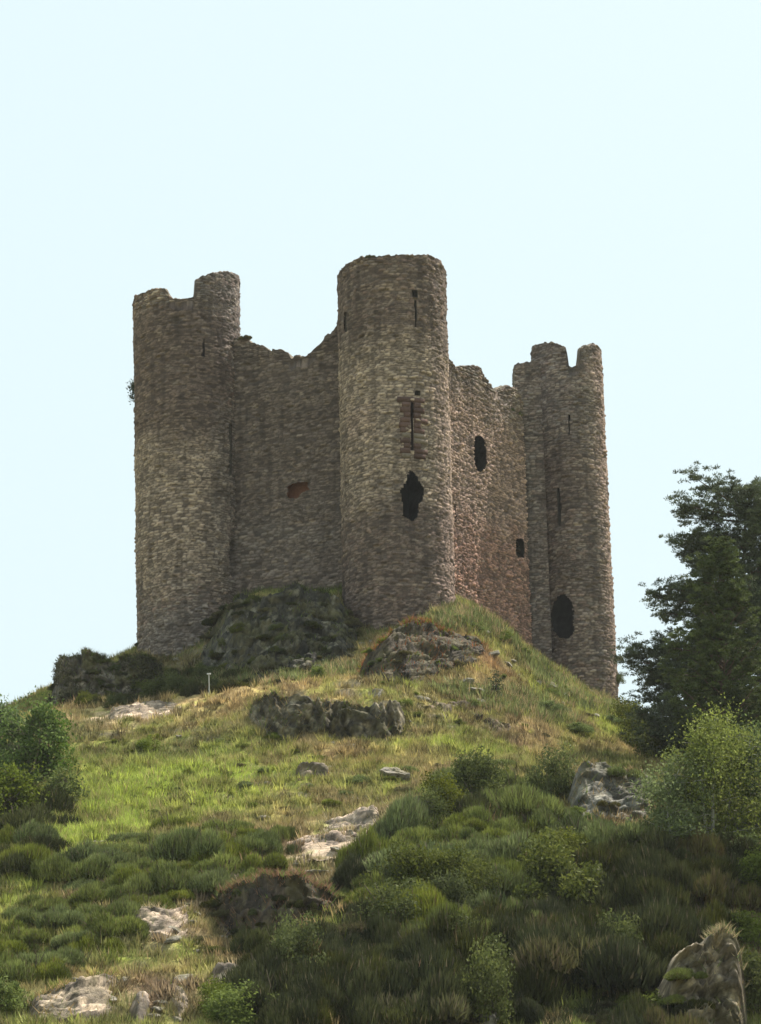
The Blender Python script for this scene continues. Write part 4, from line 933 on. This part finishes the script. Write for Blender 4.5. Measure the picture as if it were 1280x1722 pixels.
for _ in range(16):
    on_crag(6, random.uniform(350, 580), random.uniform(1480, 1590), random.uniform(.3, .7), .8, broom_brown+leafy_dark+broom_dark, 'small plant on the undercut bank at lower centre', group='plants on the undercut bank')
for i, (px, Y_, r_) in enumerate([(1085,172,2.2),(1125,170,2.4),(1165,171,2.2),(1205,168,2.6),(1250,170,2.4),(1290,168,2.4),(1060,178,1.6),(1100,165,1.8),(1150,163,2.0),(1200,160,2.2),(1250,158,2.2)]):
    q = P(px, 1250, Y_); o = empty('leafy_shrub', gp(q[0], Y_)-np.array([0, 0, .3]), i); o.scale = (r_, r_, r_*1.25)
    obj('foliage', leafy_dark[i % 3], None, o); obj('stems', stem_me, None, o); tag(o, 'dark undergrowth bush beneath the big pine', 'shrub', 'dark undergrowth beneath the big pine')
for i in range(16):
    shrub('low_shrub', broom_dark+leafy_dark, 92+i*9.5, 1182+random.uniform(-4, 5), random.uniform(.5, .95), 1.0, 'dark shrub along the foot of the ruined wall stub', 'shrub', 'dark shrubs along the ruined wall stub')
on_crag(10, 1045, 1300, .95, .9, broom, 'green broom tuft sitting on top of the grey knobbly rocks', 'broom_shrub')
on_crag(10, 1020, 1350, .6, .8, broom_brown, 'straw brown tuft in the middle of the grey knobbly rocks', 'broom_shrub')
on_crag(10, 975, 1372, .6, .8, leafy, 'small green plant at the left foot of the grey knobbly rocks', 'leafy_shrub')
for _ in range(4):
    on_crag(11, random.uniform(1115, 1175), random.uniform(1600, 1722), random.uniform(.4, .75), .8, broom_brown+broom_dark+broom, 'shrub growing over the left side of the sunlit buttress', 'low_shrub', 'shrubs on the rock buttress')
for _ in range(9):
    on_crag(17, random.uniform(660, 765), random.uniform(1610, 1715), random.uniform(.5, .8), .8, broom_dark+leafy_dark, 'dark shrub on the rust topped bank', 'low_shrub', 'shrubs on the rust topped bank')
fill([(150,1172),(200,1130),(330,1140),(400,1140),(400,1160),(300,1172)], 26, broom_dark+leafy_dark, .6, 1.0, 1.0, 'low_shrub', 'dark shrub in the shade between the wall remnant and the left tower', 'shrub', 'dark shrubs between wall remnant and left tower')
for i in range(70):
    poly_ = random.choice([[(440,1400),(660,1370),(640,1440),(450,1470)], [(340,1480),(460,1450),(480,1480),(360,1530)], [(190,1530),(340,1520),(330,1590),(200,1600)], [(30,1640),(340,1640),(340,1722),(30,1722)], [(700,1100),(900,1130),(960,1190),(760,1200)]])
    xs = [p[0] for p in poly_]; ys = [p[1] for p in poly_]; qx, qy = random.uniform(min(xs), max(xs)), random.uniform(min(ys), max(ys)); b = ground(qx, qy)
    if b is None: continue
    o = obj('loose_stone', stone_me[i % 5], None, loc=tuple(b)); s_ = random.uniform(.15, .5); o.scale = (s_*1.4, s_, s_*.8); o.rotation_euler = (random.uniform(-.3, .3), random.uniform(-.3, .3), random.uniform(0, 6))
    tag(o, 'pinkish rubble stone lying along the bare rocky strips', 'stone', 'rubble stones along the rocky strips')
for i, (x_, y_, r_) in enumerate([(1085,103.6,1.5),(1110,104.4,1.3),(1135,103.8,1.2),(1060,105.2,1.6),(1160,103.6,.9),(1120,106.8,1.5),(1150,107.6,1.3),(1090,108.2,1.6)]):
    q = P(x_, 1722, y_); b = gp(q[0], y_); o = empty('broom_shrub', b-np.array([0, 0, .1]), i); o.scale = (r_, r_, r_*1.5)
    obj('foliage', (broom_dark+broom_brown)[i % 6], None, o); obj('stems', stem_me, None, o); tag(o, 'shrub hiding the left foot of the sunlit rock buttress', 'shrub', 'shrubs in front of the rock buttress')
for i in range(46):
    c_, r_, n_ = random.choice([((cenM[0], 178), rM, 0), ((cenL[0], 184.5), rL, 0), ((cenR[0], 197), rR, 0)]); a_ = random.uniform(-1.4, 1.5); d_ = r_+random.uniform(.3, 2.2)
    b = gp(c_[0]+d_*math.sin(a_), c_[1]-d_*math.cos(a_)); o = obj('loose_stone', stone_me[i % 5], None, loc=tuple(b)); s_ = random.uniform(.1, .34); o.scale = (s_*1.3, s_, s_*.8); o.rotation_euler = (random.uniform(-.4, .4), random.uniform(-.4, .4), i)
    tag(o, 'fallen wall stone lying at the foot of the castle towers', 'stone', 'fallen stones around the castle foot')
for i, (hit_, fr_, x_, y_, r_, ms_, lab_) in enumerate([(hitE, frE, 862, 692, .22, leafy, 'small yellow green plant rooted near the top of the right wall, left of its pair'), (hitE, frE, 873, 698, .25, leafy, 'small yellow green plant rooted near the top of the right wall, right of its pair'),
   (hitW, frW, 412, 570, .4, broom_brown, 'dry tuft on the top of the left wall where it meets the left tower'), (hitR, frR, 1036, 1110, .55, broom_brown, 'dry brownish plant on the lower right flank of the right tower, upper one'), (hitR, frR, 1038, 1150, .7, leafy_dark, 'dark plant at the lower right foot of the right tower'),
   (hitM, frM, 622, 433, .3, broom_brown, 'pale dry tuft on the rim of the middle tower'), (hitL, frL, 232, 1085, .3, broom_dark, 'small plant at the lower left edge of the left tower')]):
    s_, z_ = hit_(x_, y_); q = fr_(np.array([s_]), np.array([z_]), np.array([0.0]))[0]; o = empty('wall_plant', q, i); o.scale = (r_, r_, r_); obj('foliage', ms_[i % len(ms_)], None, o); obj('stems', stem_me, None, o); tag(o, lab_, 'plant')
for i in range(44):
    sgn = -1 if i % 2 else 1; y_ = random.uniform(106, 160); x_ = sgn*(y_*.145+random.uniform(2.5, 14)); r_ = random.uniform(1.0, 1.9)
    o = empty('broom_shrub', gp(x_, y_)-np.array([0, 0, .15]), i); o.scale = (r_*1.1, r_, r_*1.1); obj('foliage', (broom+broom_dark+leafy_dark)[i % 13], None, o); obj('stems', stem_me, None, o)
    tag(o, 'green shrub on the slope beyond the '+('left' if sgn < 0 else 'right')+' edge of the picture', 'shrub', 'shrubs beyond the '+('left' if sgn < 0 else 'right')+' edge')
one = [
 ('leafy_shrub', leafy, 1245, 1462, 1.5, 1.1, 'pale green leafy shrub directly below the birches, left one'),
 ('leafy_shrub', leafy, 1282, 1500, 1.7, 1.1, 'pale green leafy shrub below the birches, at the very right edge'),
 ('broom_shrub', broom, 822, 1290, 1.0, .9, 'round green broom shrub standing alone on the yellow grass right of centre'),
 ('broom_shrub', broom, 725, 1400, 1.3, .9, 'large domed broom shrub directly below the mossy dark boulder'),
 ('broom_shrub', broom, 660, 1440, 1.4, .9, 'large domed broom shrub touching the right end of the pinkish slab'),
 ('broom_shrub', broom_brown, 1050, 1312, .9, .8, 'yellowish broom tuft growing on top of the grey boulders'),
 ('broom_shrub', broom_brown, 1120, 1300, 1.2, .5, 'wide olive brown shrub on the crest left of the birch'),
 ('leafy_shrub', leafy, 535, 1146, .75, 1.2, 'small bright green bush at the foot of the dark crag'),
 ('leafy_shrub', leafy, 965, 1232, 1.0, .6, 'green leafy shrub on the grassy slope below the right tower'),
 ('leafy_shrub', leafy, 915, 1195, .9, .6, 'low green leafy shrub on the slope left of the white stone'),
 ('leafy_shrub', leafy_dark, 1065, 1262, 1.3, .8, 'dark leafy shrub at the end of the grassy slope under the pine'),
 ('leafy_shrub', leafy_dark, 1110, 1250, 1.6, .9, 'dark leafy shrub in the shade of the big pine'),
 ('leafy_shrub', leafy, 370, 1700, 1.1, 1.0, 'bright glossy leafy bush at the bottom left of centre, nearer the rock'),
 ('leafy_shrub', leafy, 415, 1725, 1.3, 1.0, 'bright glossy leafy bush cut by the bottom edge left of centre'),
 ('leafy_shrub', leafy, 455, 1650, .7, .7, 'small bright leafy sprig above the glossy bushes'),
 ('leafy_shrub', leafy, 12, 1700, 1.2, 1.0, 'leafy bush in the bottom left corner'),
 ('leafy_shrub', leafy, 1275, 1600, 1.5, 1.1, 'leafy bush at the right edge beside the rock buttress'),
 ('leafy_shrub', leafy_dark, 1285, 1700, 1.8, 1.2, 'dark leafy bush in the bottom right corner'),
 ('leafy_shrub', leafy_dark, 1262, 1655, 1.1, 1.0, 'dark leafy bush right behind the rock buttress'),
 ('broom_shrub', broom, 1170, 1560, 1.1, .8, 'green broom shrub above the sunlit rock buttress'),
 ('leafy_shrub', leafy, 1078, 1722, 1.3, .9, 'green shrub cut by the bottom edge right of centre'),
 ('heather_tuft', broom_brown, 1150, 1610, .8, .6, 'straw coloured tuft above the sunlit rock buttress'),
 ('heather_tuft', broom_brown, 430, 1500, .7, .5, 'brown tuft on top of the undercut earthy rock'),
 ('leafy_shrub', leafy, 250, 1262, .9, .7, 'rounded green bush on the slope below the pale path'),
 ('leafy_shrub', leafy, 460, 1240, .6, .5, 'low green bush at the left foot of the craggy outcrop'),
 ('leafy_shrub', leafy, 985, 1385, .5, .9, 'small lime green plant in front of the grey boulders'),
 ('leafy_shrub', leafy, 800, 1062, .8, .8, 'green weeds on the mound left of the right wall corner'),
 ('leafy_shrub', leafy, 845, 1078, .8, .9, 'green weeds growing against the foot of the right wall'),
 ('leafy_shrub', leafy, 765, 1045, .6, .8, 'green weeds at the joint of middle tower and right wall'),
 ('leafy_shrub', leafy, 880, 1100, .5, .8, 'green weeds at the far end of the right wall'),
]
for (nm, ms, px, py, r, hf, lab) in one: shrub(nm, ms, px, py, r, hf, lab, 'shrub')
# low scattered cushions over the middle slope
fill([(150,1250),(460,1240),(560,1290),(900,1260),(960,1280),(800,1320),(620,1350),(470,1370),(250,1380),(180,1330)], 46, broom+broom_brown+leafy, .2, .6, .65, 'low_shrub', 'small low cushion shrub in the grass of the middle slope', 'shrub', 'low cushion shrubs on the middle slope', .6)
fill([(620,1140),(800,1110),(1000,1190),(1040,1230),(900,1240),(700,1210)], 38, broom_brown+leafy+leafy_dark, .2, .6, .7, 'low_shrub', 'small low cushion shrub on the bank under the castle', 'shrub', 'low cushion shrubs under the castle', .6)
fill([(170,1165),(240,1150),(330,1150),(420,1135),(600,1115),(560,1140),(400,1155),(250,1175)], 32, broom_dark+leafy_dark, .3, .55, .7, 'low_shrub', 'low dark shrub in the shade at the foot of the left tower and crag', 'shrub', 'low dark shrubs along the foot of the castle', .5)

# ------------------------------------------------------------ ruined outer wall at the left
mass = crag('ruined_wall', 'low crumbled wall remnant buried under dark plants left of the left tower',
     [(84,1150),(88,1116),(94,1107),(110,1105),(135,1102),(160,1104),(178,1111),(190,1119),(200,1109),(220,1102),(250,1108),(285,1130)],
     [(84,1170),(110,1184),(160,1186),(220,1180),(260,1172),(285,1160)], 31, 1.6, 3.0, .4, .15, (.12,.105,.085), (np.array([.09,.075,.035]), 5200), .75, 'wall', Yf=171.5)
rsx = np.random.default_rng(5); VC = CRAGS[31]; pick = VC[rsx.integers(0, len(VC), 9000)]
pick = pick[fbm(pick[:, 0]/.9, pick[:, 2]/.9, oct=3, seed=4) > -.05]
obj('creeper', leaf_cards('creeper', pick+rsx.normal(size=pick.shape)*.16-np.array([0, .12, 0]), rsx, .075, (.04,.048,.018), (.085,.075,.035), rsx.random(len(pick))), M_LEAF, mass)
for i in range(26):
    on_crag(31, random.uniform(90, 270), random.uniform(1104, 1175), random.uniform(.3, .6), .8, broom_dark+leafy_dark, 'dark heather tuft growing on the crumbled wall remnant', 'low_shrub', 'heather tufts on the wall remnant')

# ------------------------------------------------------------ trees
def needle_clumps(P0, rs, per=55, size=.42, c1=(.02,.035,.014), c2=(.04,.06,.022), flat=.8, wdt=.028):
    m = len(P0); n = m*per; k = np.repeat(np.arange(m), per)
    d = rs.normal(size=(n, 3)); d[:, 2] = np.abs(d[:, 2])*.9-.15; d /= np.linalg.norm(d, axis=1, keepdims=True)
    rad = rs.uniform(.2, 1, n)**.6*size*rs.uniform(.6, 1.3, m)[k]
    pos = P0[k] + d*rad[:, None]*np.array([1, 1, flat]); L = rs.uniform(.10, .22, n)
    dd = d+rs.normal(size=(n, 3))*.35; dd[:, 2] += .25; dd /= np.linalg.norm(dd, axis=1, keepdims=True)
    sd = np.cross(dd, rs.normal(size=(n, 3))); sd /= np.linalg.norm(sd, axis=1, keepdims=True); w = wdt*rs.uniform(.7, 1.5, n)[:, None]
    b = pos-dd*(L*.5)[:, None]; t = pos+dd*(L*.5)[:, None]
    V = np.stack([b-sd*w, b+sd*w, t], 1).reshape(-1, 3)
    tint = rs.random(m)[k]; C = (np.array(c1)*(1-tint)[:, None]+np.array(c2)*tint[:, None])*rs.uniform(.7, 1.4, n)[:, None]
    return V, np.arange(3*n).reshape(-1, 3), np.repeat(C, 3, axis=0)
def conifer(label, base, topp, tips, seed, rtrunk, c1, c2, random_limbs=30, Rmax=5, size=.42, per=55, shapef=None, rise=.1, barkc=(.11,.075,.055), sub=9, fmin=.22):
    rs = np.random.default_rng(seed); rnd = random.Random(seed)
    base = np.array(base); topp = np.array(topp)
    o = empty('pine_tree', base); tag(o, label, 'tree')
    gt = Geo(); gb = Geo(); pts_ = []
    loc = lambda p: np.array(p)-base
    path = tube(gt, (0, 0, -.5), loc(topp), rtrunk, rtrunk*.12, barkc, 9, .015, 10, rnd)
    H = topp[2]-base[2]
    limbs = []
    for tpp in tips:
        t = loc(tpp); st = np.clip((t[2]-.12*np.hypot(t[0], t[1])-.3)/H, .1, .97); limbs.append((loc(topp)*st, t))
    for k in range(random_limbs):
        f = fmin+(.98-fmin)*(k+rnd.random())/random_limbs; a = rnd.uniform(0, 2*math.pi)
        Rr = Rmax*(shapef(f) if shapef else math.sqrt(max(0, 1-f))*.9+.15)*rnd.uniform(.65, 1.05)
        st = loc(topp)*f; limbs.append((st, st+np.array([math.cos(a)*Rr, math.sin(a)*Rr, Rr*rise+rnd.uniform(-.3, .5)])))
    for (a, b) in limbs:
        L = np.linalg.norm(b-a); pth = tube(gb, a, b, max(.03, L*.022), .012, barkc, 5, .05, 5, rnd)
        for f in np.linspace(.28, 1, max(4, int(L*2.6))):
            c = a+(b-a)*f; k = min(7, int(f*7)); c = pth[k]*(1-(f*7-k)) + pth[min(7, k+1)]*(f*7-k)
            for _ in range(sub):
                sp = (.25+.30*L*(1.15-f)*.55)
                off = np.array([rnd.gauss(0, 1)*sp, rnd.gauss(0, 1)*sp, rnd.gauss(0, .34)+.08*abs(rnd.gauss(0, 1))])
                pts_.append(c+off)
            if rnd.random() < .5: tube(gb, c, pts_[-1], .015, .006, barkc, 4, .05, 2, rnd)
    pts_ = np.array(pts_)
    keepm_ = fbm(pts_[:, 0]/1.1, pts_[:, 1]/1.1, pts_[:, 2]/.8, oct=2, seed=seed) > -.22
    pts_ = pts_[keepm_]
    V, F, C = needle_clumps(pts_, rs, per, size, c1, c2)
    cr = obj('crown', make_mesh('crown', V, F, C), M_NEEDLE, o)
    obj('trunk', gt.mesh('trunk', True), M_BARK, o); obj('branches', gb.mesh('branches', True), M_BARK, o)
    return o
YP = 162
tb = P(1245, 1300, YP); base = gp(tb[0], YP); tt = P(1255, 845, YP)
tips = [P(x, y, YP+dy) for x, y, dy in [(1160,797,0),(1140,850,-1),(1150,872,1),(1136,908,0),(1150,935,1),(1165,950,-1),(1100,1005,0),(1112,1030,1),(1125,990,-1),(1062,1090,0),(1056,1112,.5),(1075,1135,1),(1095,1130,-1),(1085,1170,0),(1070,1200,1),(1080,1225,0),(1200,815,1),(1225,815,0),(1280,812,0),(1110,1080,0),(1090,1150,1.5),(1100,1240,0),(1130,1250,1),
   (1320,850,0),(1340,920,1),(1350,1000,0),(1350,1100,0),(1300,830,-1)]]
conifer('big dark pine with ragged spreading limbs at the right edge', base, tt, tips, 3, .38, (.052,.07,.034), (.10,.125,.055), 80, 5.8, .36, 46, lambda f: .45+.75*(1-f), sub=11, fmin=.08)
YQ = 152
tb = P(1225, 1330, YQ); base = gp(tb[0], YQ); tt = P(1210, 918, YQ)
conifer('younger lighter green pine with upswept shoots in front of the big dark pine', base, tt, [P(x, y, YQ) for x, y in [(1165,975),(1150,1010),(1140,1060),(1128,1090),(1250,980),(1180,950),(1245,1010),(1120,1130),(1270,1040)]], 8, .2,
        (.052,.074,.03), (.095,.125,.048), 64, 3.7, .24, 50, lambda f: .08+1.05*(1-f), rise=.75, sub=7, fmin=.04)
YD = 178
tb = P(1330, 1250, YD); conifer('dark pine further back at the right edge of the hill', gp(tb[0], YD), P(1330, 890, YD), [], 12, .3, (.05,.065,.024), (.09,.11,.038), 50, 5.0, .5, 50)
for (px, py, Yd, sd, lab) in [(1066, 1178, 215, 21, 'small bluish pine far behind between castle and big pine'), (1120, 1120, 222, 22, 'distant bluish pine half hidden behind the big pine')]:
    q = P(px, py, Yd); conifer(lab, gp(q[0], Yd), q, [], sd, .2, (.035,.055,.045), (.05,.075,.06), 34, 2.6, .34, 30, sub=5)  # needle colours tinted blue to paint the distance haze

def broadleaf(name, label, base, height, spread, seed, c1, c2, bark, nleaf=9000, lsize=.09, lean=(0, 0), trunks=1, droop=0, blobs=None, cr0=.25):
    rs = np.random.default_rng(seed); rnd = random.Random(seed)
    base = np.array(base); o = empty(name, base); tag(o, label, 'tree')
    gt = Geo(); gb = Geo(); tips = []
    for t in range(trunks):
        tx = lean[0]+(rnd.uniform(-.25, .25) if trunks > 1 else 0)*spread; ty = lean[1]+(rnd.uniform(-.2, .2) if trunks > 1 else 0)*spread
        top = np.array([tx, ty, height*rnd.uniform(.62, .8)])
        path = tube(gt, (rnd.uniform(-.2, .2)*(trunks > 1), 0, -.4), top, .035+height*.008, .015, bark, 7, .14, 8, rnd)
        tips += [p_+np.array([0, 0, .2]) for p_ in path[3:]]*2
        for k in range(16):
            f = cr0+(1-cr0)*(k+.5)/16; p = path[min(7, int(f*7))]; a = rnd.uniform(0, 6.28); L = spread*(1.05-f*.55)*rnd.uniform(.55, 1)
            e = p+np.array([math.cos(a)*L, math.sin(a)*L, L*rnd.uniform(.15, .7)-droop*L*.5])
            pp = tube(gb, p, e, .03, .008, bark, 4, .08, 4, rnd); tips += pp[2:]
    tips += [p_+np.array([0, 0, .25]) for p_ in path[3:]]*3
    tips = np.array(tips); k = rs.integers(0, len(tips), nleaf)
    pos = tips[k] + rs.normal(size=(nleaf, 3))*np.array([.38, .38, .32])*(spread/2.2)**.5; 
    if droop: pos[:, 2] -= np.abs(rs.normal(size=nleaf))*droop*.5
    pos = pos[fbm(pos[:, 0]/.7, pos[:, 1]/.7, pos[:, 2]/.7, oct=2, seed=seed) > -.14]
    pos = pos[pos[:, 2] > .05]
    me = leaf_cards('crown', pos, rs, lsize, c1, c2, rs.random(len(pos)), droop)
    obj('crown', me, M_LEAF, o); obj('trunk', gt.mesh('trunk', True), M_BARK, o); obj('branches', gb.mesh('branches', True), M_BARK, o)
    return o
WB = (.40, .38, .34)
def at_ground(px, py): 
    b = ground(px, py); return b
bb = at_ground(1200, 1425); broadleaf('birch_tree', 'airy birch with pale stems in front of the pines at the right edge', bb, 8.6, 3.1, 5, (.13,.17,.04), (.20,.245,.065), WB, 24000, .075, (.9, .3), 3, .6, cr0=.06)
bb = at_ground(1140, 1420); broadleaf('birch_tree', 'low spreading birch just right of the grey boulders', bb, 5.6, 2.9, 6, (.12,.16,.035), (.19,.235,.06), WB, 20000, .075, (.2, 0), 3, .5, cr0=.05)
bb = at_ground(1290, 1420); broadleaf('birch_tree', 'birch cut by the right edge of the picture', bb, 8.6, 2.6, 9, (.07,.11,.028), (.12,.17,.045), WB, 13000, .075, (0, 0), 3, .6, cr0=.08)
bb = at_ground(40, 1330); broadleaf('ash_sapling', 'light green leafy young tree at the left edge against the sky', bb, 6.2, 2.3, 15, (.075,.13,.03), (.12,.18,.045), (.12,.10,.08), 7500, .10, (.1, 0), 3, 0, cr0=.08)
bb = at_ground(85, 1310); broadleaf('ash_sapling', 'bright green leafy bush below the ruined wall stub', bb, 4.8, 1.9, 16, (.06,.12,.025), (.10,.16,.04), (.12,.10,.08), 6500, .09, (0, 0), 3, 0, cr0=.08)
bb = at_ground(20, 1390); broadleaf('ash_sapling', 'rounded mid green bush at the left edge below the light leafy one', bb, 3.6, 2.0, 17, (.075,.11,.022), (.12,.16,.034), (.12,.10,.08), 6500, .09, (0, 0), 3, 0, cr0=.08)
bb = at_ground(110, 1355); broadleaf('ash_sapling', 'small leafy bush on the bright slope right of the left edge bushes', bb, 2.0, 1.3, 18, (.08,.11,.02), (.12,.155,.03), (.12,.10,.08), 4200, .09, (0, 0), 3, 0, cr0=.08)
bb = at_ground(5, 1300); broadleaf('ash_sapling', 'leafy tree at the left edge reaching lowest against the sky', bb, 5.2, 2.2, 31, (.075,.12,.03), (.11,.16,.045), (.12,.10,.08), 8000, .10, (0, 0), 3, 0, cr0=.06)
for (X_, Y_, H_, sd) in [(21, 118, 15, 41), (22.5, 127, 16, 42), (25, 136, 17, 43), (19.5, 110, 13, 44)]:  # unseen trees, added to throw shade on the lower right bank
    broadleaf('birch_tree', ['tall leafy tree standing beyond the right edge, nearest one', 'tall leafy tree standing beyond the right edge, second one', 'tall leafy tree standing beyond the right edge, third one', 'tall leafy tree standing beyond the right edge, lowest on the slope'][sd-41], gp(X_, Y_), H_, 3.6, sd, (.05,.08,.02), (.08,.12,.03), (.12,.10,.08), 16000, .16, (0, 0), 1, 0, cr0=.2)
bb = at_ground(835, 1175); broadleaf('oak_sapling', 'tiny dark sapling alone on the bank below the right wall', bb, 1.9, .45, 19, (.03,.05,.02), (.05,.07,.03), (.08,.06,.05), 900, .06, (0, 0), 1, 0, cr0=.3)
# bush growing out of the left flank of the left tower
q = P(232, 655, 186.5)
o = empty('wall_bush', q); tag(o, 'small bush growing out of the outer left flank of the left tower', 'bush')
gb = Geo(); tps_ = []
for (dx, dz) in [(-.5, .55), (-.7, .2), (-.5, -.45), (-.35, -.85), (-.3, .65), (-.4, 0)]:
    tps_ += tube(gb, (0.3, 0, 0), (dx, random.uniform(-.3, .3), dz), .03, .01, (.1,.08,.06), 5, .1)[2:]
tps_ = np.array(tps_); rs = np.random.default_rng(3); k = rs.integers(0, len(tps_), 1100); pos = tps_[k]+rs.normal(size=(1100, 3))*.15
obj('foliage', leaf_cards('foliage', pos, rs, .07, (.03,.045,.02), (.05,.07,.03), rs.random(1100)), M_LEAF, o); obj('stems', gb.mesh('stems'), M_BARK, o)

# ------------------------------------------------------------ small things
def boxgeo(g, c, s, colr, rz=0, ry=0, bev=.12):
    """a block with chamfered edges"""
    sx, sy, sz = [v/2 for v in s]; b = min(s)*bev
    V = []
    for z, e in ((-sz, b), (-sz+b, 0), (sz-b, 0), (sz, b)):
        for (x, y) in ((-1, -1), (1, -1), (1, 1), (-1, 1)): V.append((x*(sx-e), y*(sy-e), z))
    V = np.array(V); ca, sa = math.cos(ry), math.sin(ry); V = np.stack([V[:, 0]*ca+V[:, 2]*sa, V[:, 1], -V[:, 0]*sa+V[:, 2]*ca], -1)
    ca, sa = math.cos(rz), math.sin(rz); V = np.stack([V[:, 0]*ca-V[:, 1]*sa, V[:, 0]*sa+V[:, 1]*ca, V[:, 2]], -1)
    F = list(grid_faces(4, 4, True)) + [[3, 2, 1, 0], [12, 13, 14, 15]]
    g.add(V+np.array(c), np.array(F), colr)
b = ground(352, 1170); o = empty('marker_post', b); tag(o, 'thin pale marker post on the grass below the left tower', 'post')
g = Geo(); tube(g, (0, 0, -.2), (-.02, 0, 1.35), .035, .03, (.42,.42,.40), 8, 0, 3); obj('post', g.mesh('post', True), M_PAINT, o)
g = Geo(); boxgeo(g, (-.02, 0, 1.38), (.26, .05, .10), (.45,.45,.43)); obj('cap', g.mesh('cap'), M_PAINT, o)
b = ground(952, 1176); g = Geo(); boxgeo(g, (0, 0, .12), (.42, .25, .42), (.78,.77,.74), .4, .35); o = obj('white_block', g.mesh('white_block'), M_PAINT, loc=tuple(b)); tag(o, 'white square block tilted in the grass below the right tower', 'stone block')
b = ground(567, 1136); g = Geo(); boxgeo(g, (0, 0, .08), (.42, .25, .2), (.8,.8,.78), .2, .1); o = obj('white_block', g.mesh('white_block'), M_PAINT, loc=tuple(b)); tag(o, 'small bright white block beside the bright green bush under the crag', 'stone block')
b = ground(160, 1424)
for k, (dx, dz, ry) in enumerate([(-.18, .22, -.25), (.25, .24, -.12)]):
    g = Geo(); boxgeo(g, (0, 0, 0), (.42, .16, .07), (.55,.47,.40), .3, ry); o = obj('wooden_plank', g.mesh('wooden_plank'), M_PAINT, loc=(b[0]+dx, b[1], b[2]+dz))
    tag(o, ['left one of two short pale planks lying in the bright grass', 'right one of two short pale planks lying in the bright grass'][k], 'plank')

# ------------------------------------------------------------ summer haze in the air between the viewer and the hill
zlo = float(ZZ.min())-1.5; hm = bpy.data.meshes.new('haze')
x0_, x1_, y0_, y1_, z1_ = float(GX[0])-5, float(GX[-1])+5, float(GY[0])-5, float(GY[-1])+5, 78.0
hm.from_pydata([(x, y, z) for z in (zlo, z1_) for (x, y) in ((x0_, y0_), (x1_, y0_), (x1_, y1_), (x0_, y1_))], [], [(3, 2, 1, 0), (4, 5, 6, 7), (0, 1, 5, 4), (1, 2, 6, 5), (2, 3, 7, 6), (3, 0, 4, 7)])
mh_ = bpy.data.materials.new('haze_air'); mh_.use_nodes = True; ntv = mh_.node_tree; ntv.nodes.remove(ntv.nodes['Principled BSDF'])
vol = ntv.nodes.new('ShaderNodeVolumePrincipled'); vol.inputs['Color'].default_value = (.93, .95, .97, 1); vol.inputs['Density'].default_value = 0.00010
ntv.links.new(vol.outputs[0], ntv.nodes['Material Output'].inputs['Volume'])
tag(obj('haze', hm, mh_), kind='stuff')
